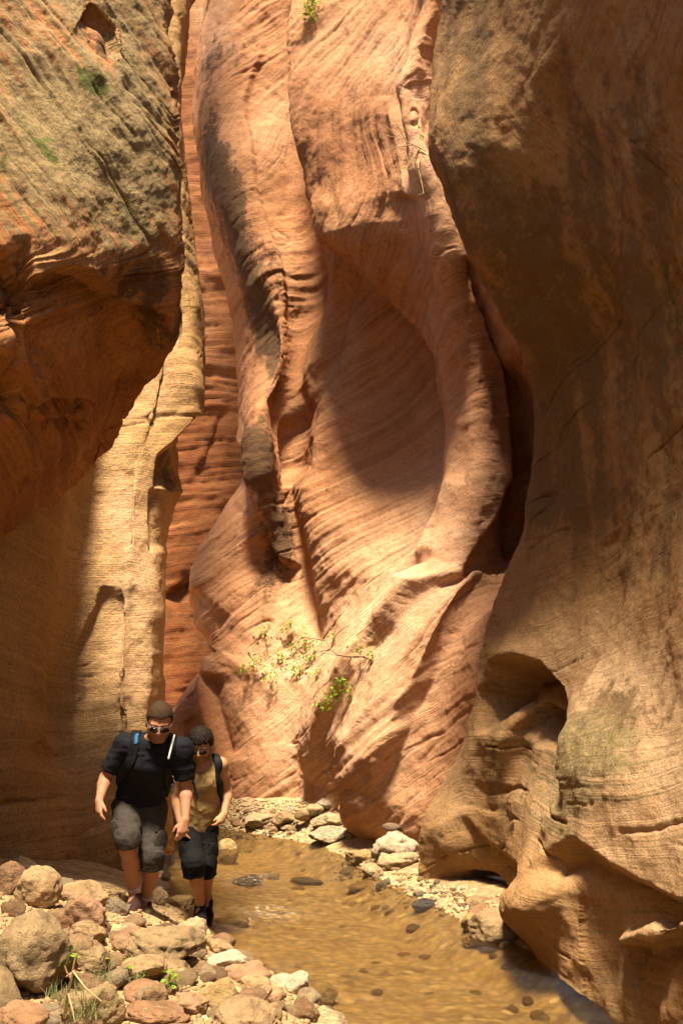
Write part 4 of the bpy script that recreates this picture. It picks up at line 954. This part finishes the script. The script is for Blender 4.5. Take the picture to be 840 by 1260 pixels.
for sx in (-1, 1):
    b0 = j['nk']+np.array((sx*0.058, 0.04, 0.022)); b1 = j['nk']+np.array((sx*0.062, -0.03, 0.014)); b2 = j['nk']+np.array((sx*0.018+0.004, -0.085, -0.038))
    C.cone(b0, b1, 0.017, 0.018, 0.012); C.cone(b1, b2, 0.019, 0.011, 0.012)
C.cone(j['nk']+np.array((-0.058, 0.04, 0.022)), j['nk']+np.array((0.058, 0.04, 0.022)), 0.016, 0.016, 0.01)
k = put('collar', C, M_NAVY, root1, 0.002); k.parent = sh1
# cargo shorts
def shorts(root, pel, legs, drops, mat, wr, seed, waist_cut, pockets=True, fold=0.014):
    pts = [pel]+[p for l in legs for p in l[:2]]; G = Field(*bounds(pts, 0.2), 0.006)
    G.cone(pel+np.array((-0.03, 0, 0.0)), pel+np.array((0.03, 0, 0.0)), wr-0.006, wr-0.006, 0.04, (dep, 0.78)); clip_plane(G, waist_cut, (0, 0, 1))
    for (h, e, r0, r1) in legs: G.cone(h, e, r0, r1, 0.03)
    for (h, e, r0, r1), d in zip(legs, drops):
        a = unit(d-e); G.cone(e, d+a*0.12, r1, r1, 0.03, cut=[(d, a)])
    for (h, e, r0, r1), d in zip(legs, drops):
        a = unit(d-e); G.cone(d-a*0.02, d+a*0.15, r1-0.015, r1-0.012, 0.004, sub=True)
    o = put('shorts', G, mat, root, fold, (7, 7, 9), seed)
    for i, (h, e, r0, r1) in enumerate(legs):
        if not pockets: break
        a = e-h; sx = -1 if i == 0 else 1; c = h+a*0.66+np.array((sx*0.8, -0.6, 0))*r0*0.90
        Q = Field(*bounds([c], 0.14), 0.006); u = unit(a); nrm = unit((sx*0.8, -0.6, 0.0)); sd = np.cross(u, nrm)
        Q.ell(c, np.array([sd, u, nrm]), (0.060, 0.076, 0.012), 0.01); fl = Q.cone(c-u*0.062-sd*0.05, c-u*0.062+sd*0.05, 0.010, 0.010, 0.006)
        pk = put('pocket', Q, mat, root, 0.004, (9, 9, 9), seed+i); pk.parent = o
    return o
shorts(root1, j['pel']+np.array((0, 0, -0.03)), [(j['rh'], J1(157,1032,-0.25), 0.104, 0.082), (j['lh'], J1(187,1053,-0.11), 0.104, 0.082)], [J1(158,1042,-0.245), J1(186,1068,-0.095)], M_GREYCLOTH, 0.172, 8, J1(172,984,0))
U = Field(*bounds([j['pel']], 0.24), 0.006); bz = J1(172,990,0)[2]                 # belt
U.cone(j['pel']+np.array((-0.02, 0, 0)), j['pel']+np.array((0.02, 0, 0)), 0.183, 0.183, 0.02, (dep, 0.78)); clip_plane(U, (0, 0, bz+0.018), (0.1, 0, 1)); clip_plane(U, (0, 0, bz-0.018), (-0.1, 0, -1))
put('belt', U, M_BLACK, root1, 0.002)
for a_, tz, rm in (('ra', J1(163,1126,-0.30), None), ('la', J1(176,1126,-0.12), None)):
    an = j[a_]; base = an+np.array((0, 0.05, -0.105)); toe = np.array((tz[0], an[1]-0.2, base[2]-(0.02 if a_ == 'ra' else 0.05)))
    shoe(root1, base, toe, (0, 0, 1), M_SHOE1, M_SOLE, an)
    g = Field(*bounds([an], 0.13), 0.005); kn = j['rk' if a_ == 'ra' else 'lk']; u = unit(kn-an); g.cone(an-u*0.03, an+u*0.05, 0.044, 0.046, 0.01, cut=[(an+u*0.055, u)]); put('sock', g, M_SOCK, root1, 0.002)

# ---------- backpack worn by the front hiker: a thing of its own
def strap(root, fld_src, lo, res, path, w, th, mat, name='shoulder_strap'):
    G = Field(lo, lo+0.01, res); G.n = np.array(fld_src.shape); p = G.grid_pts(); best = np.full(fld_src.shape, 1e9)
    for a, b in zip(path[:-1], path[1:]):
        ab = b-a; t = np.clip(((p-a)@ab)/(ab@ab), 0, 1); best = np.minimum(best, np.linalg.norm(p-a-t[..., None]*ab, axis=-1))
    G.f = np.maximum(np.maximum(fld_src-th, -fld_src-0.004), best-w).astype(np.float32)
    return put(name, G, mat, root, it=2)
bp1 = empty('backpack', tuple(j['ch']+np.array((0, 0.26, -0.15))), 'black daypack worn by the hiker in navy polo, blue mesh on strap', 'backpack')
K = Field(*bounds([j['ch']+np.array((0, 0.2, 0)), j['ab']+np.array((0, 0.25, 0))], 0.26), 0.008)
K.cone(j['ab']+np.array((0.0, 0.20, 0.02)), j['ch']+np.array((0.0, 0.22, 0.04)), 0.150, 0.125, 0.05, (dep, 0.62)); K.cone(j['ab']+np.array((0, 0.26, 0.02)), j['ab']+np.array((0, 0.26, 0.14)), 0.10, 0.09, 0.03, (dep, 0.5))
put('pack_body', K, M_BLACK, bp1, 0.006, (6, 6, 6), 2)
sR = [j['ch']+np.array((-0.10, 0.12, 0.17)), J1(168,899,-0.14), J1(166,915,-0.27), J1(163,932,-0.30), J1(152,950,-0.20), J1(148,962,-0.02)]
sL = [j['ch']+np.array((0.10, 0.12, 0.17)), J1(213,904,-0.16), J1(211,918,-0.27), J1(208,940,-0.28), J1(208,958,-0.2), J1(210,972,-0.02)]
strap(bp1, shirt_field, T.lo, T.res, sR, 0.034, 0.020, M_BLACK); strap(bp1, shirt_field, T.lo, T.res, sL, 0.032, 0.020, M_BLACK)
strap(bp1, shirt_field, T.lo, T.res, [J1(167,926,-0.28), J1(188,930,-0.30), J1(208,931,-0.28)], 0.011, 0.018, M_BLACK, 'chest_strap')
strap(bp1, shirt_field, T.lo, T.res, [J1(169,902,-0.22), J1(167,914,-0.27)], 0.015, 0.027, M_BLUE, 'strap_mesh')
g = Field(*bounds([J1(214.5,905,-0.25), J1(207.5,933,-0.31)], 0.03), 0.003); g.cone(J1(214.5,905,-0.25), J1(207.5,933,-0.31), 0.0075, 0.0075, 0.003); put('drinking_tube', g, M_WHITEPL, bp1, it=1)
for (a, b) in ((J1(148,957,-0.12), J1(144,957,-0.05)), (J1(208,962,-0.19), J1(206,980,-0.17))):
    g = Field(*bounds([a, b], 0.05), 0.004); g.cone(a, b, 0.011, 0.009, 0.004, (dep, 0.4)); put('webbing_tail', g, M_BLACK, bp1)

# ---------- rear hiker: olive tan tank top, long black shorts
Y1 = 8.6
def J2(x, y, d=0.0): return PT(x, y, Y1+d)
j = dict(pel=J2(243,1014,0.04), rh=J2(233,1020,0.02), lh=J2(254,1020,0.05), rk=J2(239,1070,-0.20), ra=J2(247,1114,0.0), lk=J2(253,1072,-0.02), la=J2(255,1104,0.34),
         ab=J2(247,988,0.0), ch=J2(251,960,-0.06), nk=J2(249,937,-0.10), rs=J2(231,945,-0.06), ls=J2(271,941,-0.06), hd=J2(247,917,-0.17),
         re=J2(217,983,0.04), rw=J2(221,1010,-0.12), le=J2(280,974,0.05), lw=J2(276,1001,-0.10))
root2 = empty('person', tuple(j['ra']-np.array((0, 0, 0.10))), 'hiker in olive tan tank top and long black shorts wading at the bank', 'person', 'hikers in the stream')
lo, hi = bounds(list(j.values()), 0.2); lo[2] -= 0.1
B = Field(lo, hi, 0.0065)
B.cone(j['pel'], j['ab'], 0.128, 0.125, 0.05, (dep, 0.72)); B.cone(j['ab'], j['ch'], 0.125, 0.142, 0.05, (dep, 0.72)); B.cone(j['rs'], j['ls'], 0.058, 0.058, 0.05)
B.cone(j['ch'], j['nk'], 0.125, 0.065, 0.05, (dep, 0.8)); B.cone(j['nk'], j['hd']+np.array((0, 0.03, -0.02)), 0.054, 0.053, 0.03)
for s_, e_, w_ in (('rs', 're', 'rw'), ('ls', 'le', 'lw')):
    B.cone(j[s_], j[s_]*0.6+j[e_]*0.4, 0.060, 0.050, 0.03); B.cone(j[s_]*0.6+j[e_]*0.4, j[e_], 0.050, 0.040, 0.03); m = j[e_]*0.7+j[w_]*0.3
    B.cone(j[e_], m, 0.040, 0.042, 0.02); B.cone(m, j[w_], 0.042, 0.026, 0.02)
for h_, k_, a_ in (('rh', 'rk', 'ra'), ('lh', 'lk', 'la')):
    B.cone(j[h_], j[k_], 0.074, 0.049, 0.04); m = j[k_]*0.68+j[a_]*0.32+np.array((0, 0.018, 0))
    B.cone(j[k_], m, 0.052, 0.054, 0.03); B.cone(m, j[a_], 0.054, 0.034, 0.03); B.cone(j[a_], j[a_]+np.array((0, -0.09, -0.05)), 0.034, 0.028, 0.02)
fw = unit((-0.02, -0.90, -0.40)); ax2, L2 = head(B, j['hd'], fw, (0, 0, 1), 0.9)
hand(B, j['rw'], J2(226,1028,-0.16)-j['rw'], (0.5, -0.8, 0.1), (0.75, 0.5, 0.0), 0.55)
hand(B, j['lw'], J2(269,1017,-0.20)-j['lw'], (-0.5, -0.8, 0.15), (-0.75, 0.55, 0.0), 0.95)
def beard2(v):
    w = (v-j['hd'])@ax2.T
    return sstep(-0.035, -0.06, w[:, 2])*sstep(0.0, 0.03, w[:, 1])*sstep(-0.135, -0.115, w[:, 2])*0.75
put('body', B, M_SKIN2, root2, beard=beard2)
hair(root2, j['hd'], ax2, L2, M_HAIR2, 0.017, 0.056, 0, 9, 0.009)
glasses(root2, ax2, L2, M_BLACK, M_LENS)
T = Field(*bounds([j[k] for k in ('pel', 'rs', 'ls', 'nk')], 0.2), 0.006)
T.cone(j['pel']+np.array((0, 0, -0.04)), j['ab'], 0.152, 0.145, 0.05, (dep, 0.78)); T.cone(j['ab'], j['ch'], 0.146, 0.153, 0.06, (dep, 0.78))
T.cone(j['ch'], j['nk']+np.array((0, 0.03, -0.01)), 0.130, 0.085, 0.05, (dep, 0.85)); T.cone(j['rs']*0.75+j['ls']*0.25, j['ls']*0.75+j['rs']*0.25, 0.068, 0.068, 0.04)
T.ell(j['nk']+np.array((0, -0.06, 0.0)), np.eye(3), (0.075, 0.13, 0.085), 0.01, sub=True); clip_plane(T, J2(243,1023,0), (-0.05, 0, -1))
for s_, sx in (('rs', -1), ('ls', 1)): T.ell(j[s_]+np.array((sx*0.035, 0, -0.03)), np.eye(3), (0.062, 0.14, 0.115), 0.01, sub=True)
tank_field = T.f.copy(); sh2 = put('tank_top', T, M_TANK, root2, 0.013, (6, 6, 7), 14)
g = Field(*bounds([J2(259,958,-0.2)], 0.1), 0.005); g.cone(J2(254,960,-0.175), J2(264,959,-0.165), 0.005, 0.005, 0.003); k = put('pocket_hem', g, M_TANK, root2); k.parent = sh2
shorts(root2, j['pel']+np.array((0, 0, -0.02)), [(j['rh'], J2(238,1062,-0.20), 0.094, 0.086), (j['lh'], J2(254,1062,-0.03), 0.090, 0.082)], [J2(239,1077,-0.18), J2(254,1075,0.02)], M_BLACKCLOTH, 0.150, 18, J2(243,1010,0))
for a_, tx in (('ra', 252), ('la', 258)):
    an = j[a_]; base = an+np.array((-0.015, 0.045, -0.105)); toe = base+np.array((0.05, -0.24, -0.03 if a_ == 'ra' else -0.10))
    shoe(root2, base, toe, (0, 0.0 if a_ == 'ra' else 0.4, 1), M_BLACKCLOTH, M_DSOLE, an)
    g = Field(*bounds([an], 0.12), 0.005); u = unit(j['rk' if a_ == 'ra' else 'lk']-an); g.cone(an-u*0.03, an+u*0.02, 0.041, 0.042, 0.01, cut=[(an+u*0.025, u)]); put('sock', g, M_DSOCK, root2, 0.002)
bp2 = empty('backpack', tuple(j['ch']+np.array((0, 0.22, -0.15))), 'black daypack worn by the hiker in tan tank top', 'backpack')
K = Field(*bounds([j['ch']+np.array((0, 0.2, 0)), j['ab']+np.array((0, 0.2, 0))], 0.24), 0.008)
K.cone(j['ab']+np.array((0, 0.17, 0.02)), j['ch']+np.array((0, 0.18, 0.02)), 0.135, 0.11, 0.05, (dep, 0.62)); put('pack_body', K, M_BLACK, bp2, 0.006, (6, 6, 6), 3)
T2 = Field(T.lo, T.lo+0.01, T.res); T2.n = np.array(T.f.shape)
T2.f = np.minimum(tank_field, 0.25); T2.cone(j['rs'], j['ls'], 0.062, 0.062, 0.05)
sL = [j['ch']+np.array((0.09, 0.13, 0.12)), J2(265,930,-0.07), J2(269,938,-0.14), J2(270,955,-0.16), J2(271,972,-0.09), J2(272,984,0.04)]
sR = [j['ch']+np.array((-0.09, 0.13, 0.12)), J2(238,932,-0.09), J2(236,942,-0.16), J2(235,956,-0.18), J2(233,972,-0.10), J2(232,986,0.02)]
strap(bp2, T2.f, T.lo, T.res, sL, 0.034, 0.018, M_BLACK); strap(bp2, T2.f, T.lo, T.res, sR, 0.034, 0.018, M_BLACK)
for (a, b) in ((J2(238,962,-0.20), J2(243,982,-0.20)), (J2(271,968,-0.10), J2(273,1000,0.02))):
    g = Field(*bounds([a, b], 0.05), 0.004); g.cone(a, b, 0.012, 0.010, 0.004, (dep, 0.4)); put('webbing_tail', g, M_BLACK, bp2)
# ------------------------------------------------------------------ plants
def leaf_mat(name, a, b):
    t = NT(name); oi = t.attr('tint'); t.link(t.mix(oi, (*a, 1), (*b, 1)), t.b.inputs['Base Color'])
    t.b.inputs['Roughness'].default_value = 0.55
    tl = t.n('ShaderNodeBsdfTranslucent'); t.link(t.mix(oi, (*a, 1), (*b, 1)), tl.inputs['Color'])
    mx = t.n('ShaderNodeMixShader'); mx.inputs[0].default_value = 0.35; t.link(t.b.outputs[0], mx.inputs[1]); t.link(tl.outputs[0], mx.inputs[2]); t.link(mx.outputs[0], t.out.inputs['Surface'])
    return t.m
M_LEAF = leaf_mat('spring_leaf', (0.11, 0.20, 0.010), (0.28, 0.38, 0.02)); M_GRASS = leaf_mat('grass_blade', (0.06, 0.09, 0.015), (0.20, 0.20, 0.06))
M_TWIG = plain('grey_bark', (0.20, 0.13, 0.075), 0.9); M_DRY = plain('dry_stem', (0.36, 0.25, 0.12), 0.9)
bpy.context.view_layer.update()
_dg = bpy.context.evaluated_depsgraph_get()
def surf(px, py, off=0.0):
    """the first surface of the place in that direction, and its normal"""
    d = Vector(ray(px, py)).normalized(); ok, loc, n, i, ob, m = SC.ray_cast(_dg, Vector(CAM), d)
    while ok and ob.name == 'water':
        ok, loc, n, i, ob, m = SC.ray_cast(_dg, loc+d*0.01, d)
    if n.dot(d) > 0: n = -n
    return np.array(loc+n*off), np.array(n)
def tube(path, radii, sides=5):
    path = np.array(path); V = []; Fc = []
    for i, p in enumerate(path):
        d = unit(path[min(i+1, len(path)-1)]-path[max(i-1, 0)]); a = unit(np.cross(d, (0.3, 0.2, 1.0))); b = np.cross(d, a)
        for k in range(sides):
            t = 2*math.pi*k/sides; V.append(p+radii[i]*(a*math.cos(t)+b*math.sin(t)))
    for i in range(len(path)-1):
        for k in range(sides):
            q = (k+1) % sides; Fc.append((i*sides+k, i*sides+q, (i+1)*sides+q, (i+1)*sides+k))
    return V, Fc
def wob(a, b, n, amp, rg, sag=0.0):
    a, b = np.array(a), np.array(b); t = np.linspace(0, 1, n)[:, None]
    p = a+(b-a)*t; nz = np.array([[rg.gauss(0, amp) for _ in range(3)] for _ in range(n)]); nz[0] = 0
    p = p+nz; p[:, 2] -= sag*np.sin(np.linspace(0, math.pi, n)); return p
def leaves(centres, n, size, rg, droop=0.3, aspect=0.45):
    V = []; Fc = []; tint = []
    for (c, r) in centres:
        for _ in range(max(3, int(n*r/0.1))):
            p = np.array(c)+np.array([rg.gauss(0, r*0.5), rg.gauss(0, r*0.35), rg.gauss(0, r*0.42)]); s = size*rg.uniform(0.6, 1.3)
            d = unit((rg.gauss(0, 1), rg.gauss(0, 1), rg.gauss(0, 0.5)-droop)); w = unit(np.cross(d, (rg.gauss(0, .4), rg.gauss(0, .4), 1))); nn = np.cross(w, d); k = len(V)
            V += [p, p+d*s*0.5+w*s*aspect*0.5+nn*s*0.06, p+d*s-nn*s*0.08, p+d*s*0.5-w*s*aspect*0.5+nn*s*0.06, p+d*s*0.5-nn*s*0.04]
            Fc += [(k, k+1, k+4), (k+1, k+2, k+4), (k+2, k+3, k+4), (k+3, k, k+4)]; tint += [rg.random()]*5
    return np.array(V), np.array(Fc), tint
def shrub(name, label, cat, stems, clusters, loc, leafsize, nleaf, stem_mat, seed, group=None):
    rg = random.Random(seed); root = empty(name, tuple(loc), label, cat, group); L0 = np.array(loc)
    for (path, r0, r1) in stems:
        n = len(path); V, Fc = tube(path, np.linspace(r0, r1, n)); mesh_obj('stem', np.array(V)-L0, np.array(Fc), stem_mat, root)
    if clusters:
        V, Fc, ti = leaves(clusters, nleaf, leafsize, rg); o = mesh_obj('foliage', V-L0, Fc, M_LEAF, root, smooth=False, attrs={'tint': ti}); o['kind'] = 'stuff'
    return root
rg = random.Random(11)
# green shrub rooted in the crack of the apron
b0, n0 = surf(456, 812, 0.0); depth = b0[1]
main = [b0]+[PT(x, y, depth-d) for x, y, d in ((448,808,.02),(432,808,-.05),(415,806,-.15),(407,799,-.25),(400,788,-.35),(388,786,-.45),(372,784,-.6))]
cl = []
for (x, y, r) in ((325,776,11),(352,773,8),(357,767,5),(376,786,10),(384,800,13),(378,812,11),(365,822,10),(345,806,10),(316,815,12),(300,822,7),(334,832,8),(440,800,7),(455,806,8),(408,854,12),(398,868,9),(426,848,8),(420,838,6),(410,781,5),(362,795,8),(391,826,7)):
    s_, _n = surf(x, y, 0.0); p_ = PT(x, y, min(s_[1]-0.17, depth+3.0)); cl.append((p_, r*p_[1]/F*1.15))
st = [(main, 0.014, 0.006), (wob(main[1], PT(444,838,depth-0.06), 5, 0.01, rg), 0.007, 0.003), (wob(PT(444,838,depth-0.06), cl[12][0], 6, 0.012, rg, 0.02), 0.004, 0.002)]
for k in (0, 1, 3, 4, 5, 6, 7, 8, 9, 10, 13, 14, 15, 16, 17, 18):
    a = main[-1] if k < 11 and k % 2 else main[4 if k < 11 else 2]
    st.append((wob(a, cl[k][0], 6, 0.012, rg, 0.03), 0.0035, 0.0015))
shrub('shrub', 'leafy green shrub with crooked bare branch growing from the sunlit middle wall', 'shrub', st, cl, b0, 0.060, 42, M_TWIG, 4)
# nearly bare shrub high on the fluted edge
b0, n0 = surf(524, 186, 0.0); depth = b0[1]; st = []; cl = []
for path in (((524,186),(508,178),(490,170),(468,165)),((508,178),(492,180),(474,186)),((500,175),(492,160),(486,150)),((516,183),(505,198),(497,208)),((520,190),(514,205),(516,214)),((490,170),(480,160),(470,152)),((505,198),(510,208),(520,206)),((514,205),(519,228),(521,238),(514,240))):
    st.append(([PT(x, y, depth-0.05-0.05*i) for i, (x, y) in enumerate(path)], 0.008, 0.003))
for (x, y) in ((500,208),(515,213),(504,200),(517,165),(512,152),(497,205)): cl.append((PT(x, y, depth-0.15), 0.035))
shrub('bare_shrub', 'almost leafless pale twigs hanging from the pale fluted edge high up', 'shrub', st, cl, b0, 0.05, 10, M_DRY, 5)
# tuft of leaves on the ledge at the head of the deep cleft
b0, n0 = surf(381, 14, 0.0); cl = [(PT(x, y, b0[1]-0.15), 0.11) for x, y in ((378,2),(383,10),(381,20),(386,0),(376,12))]
shrub('ledge_shrub', 'small yellow green tuft in the cleft between the two upper blocks', 'shrub', [([b0, PT(380, 8, b0[1]-0.12), PT(378, -4, b0[1]-0.15)], 0.010, 0.004)], cl, b0, 0.07, 26, M_TWIG, 6)
# dry sprig and grass on the bank stones
def tuft(px, py, n, h, label, seed, spread=0.6, name='grass_tuft', leafy=0, group=None):
    rg = random.Random(seed); b, nn = surf(px, py, -0.01); root = empty(name, tuple(b), label, 'plant', group); V = []; Fc = []; ti = []
    for _ in range(n):
        a = rg.uniform(0, 6.28); lean = rg.uniform(0.1, 1)*spread; d = np.array((math.cos(a)*lean, math.sin(a)*lean, 1.0)); d = unit(d); hh = h*rg.uniform(0.5, 1.2)
        s0 = np.array((rg.gauss(0, 0.03), rg.gauss(0, 0.03), 0)); w = unit(np.cross(d, (0, 0, 1.01)))*rg.uniform(0.0016, 0.0030); k = len(V); out = np.array((d[0], d[1], 0))
        for i in range(4):
            t = i/3; p = s0+d*hh*t+out*hh*0.5*t*t-np.array((0, 0, hh*0.25*t*t)); V += [p-w*(1-t*0.9), p+w*(1-t*0.9)]
        Fc += [(k+2*i, k+2*i+1, k+2*i+3, k+2*i+2) for i in range(3)]; ti += [rg.random()]*8
    mesh_obj('blades', np.array(V), np.array(Fc), M_GRASS, root, smooth=False, attrs={'tint': ti})['kind'] = 'stuff'
    if leafy:
        V, Fc, ti = leaves([((0, 0, 0.03), 0.055)], leafy, 0.034, rg, 0.0, 0.6); mesh_obj('foliage', V, Fc, M_LEAF, root, smooth=False, attrs={'tint': ti})['kind'] = 'stuff'
    return root
tuft(84, 1186, 40, 0.10, 'green tuft at the head of the dry sprig', 1, 0.9, leafy=24)
tuft(102, 1250, 90, 0.17, 'fine dry grass clump on the grey tan boulder', 2, 1.0)
tuft(68, 1226, 36, 0.10, 'thin grass beside the stacked grey stone plates', 3, 0.9)
tuft(134, 1186, 22, 0.06, 'tiny weed below the pinkish broken slab', 4, 1.0, leafy=12)
tuft(166, 1202, 24, 0.05, 'small weed on the broad tan stone', 5, 1.0, leafy=20)
tuft(208, 1212, 26, 0.07, 'bright green weed beside the brown block', 6, 1.1, leafy=60)
tuft(122, 1206, 26, 0.09, 'sparse grass between the upright block and grassy boulder', 7, 1.0)
b, nn = surf(80, 1252, 0.0)
sp = [([b, PT(83, 1225, b[1]-0.05), PT(88, 1205, b[1]-0.08), PT(93, 1178, b[1]-0.10)], 0.008, 0.004), ([PT(88, 1205, b[1]-0.08), PT(82, 1195, b[1]-0.1), PT(80, 1188, b[1]-0.1)], 0.005, 0.002),
      ([PT(90, 1195, b[1]-0.09), PT(105, 1215, b[1]-0.14), PT(125, 1232, b[1]-0.16)], 0.005, 0.002), ([PT(84, 1222, b[1]-0.06), PT(90, 1245, b[1]-0.12), PT(92, 1258, b[1]-0.12)], 0.004, 0.002)]
shrub('dry_sprig', 'dry brown branching sprig rising between the bank boulders', 'plant', sp, [], b, 0.03, 5, M_DRY, 8)
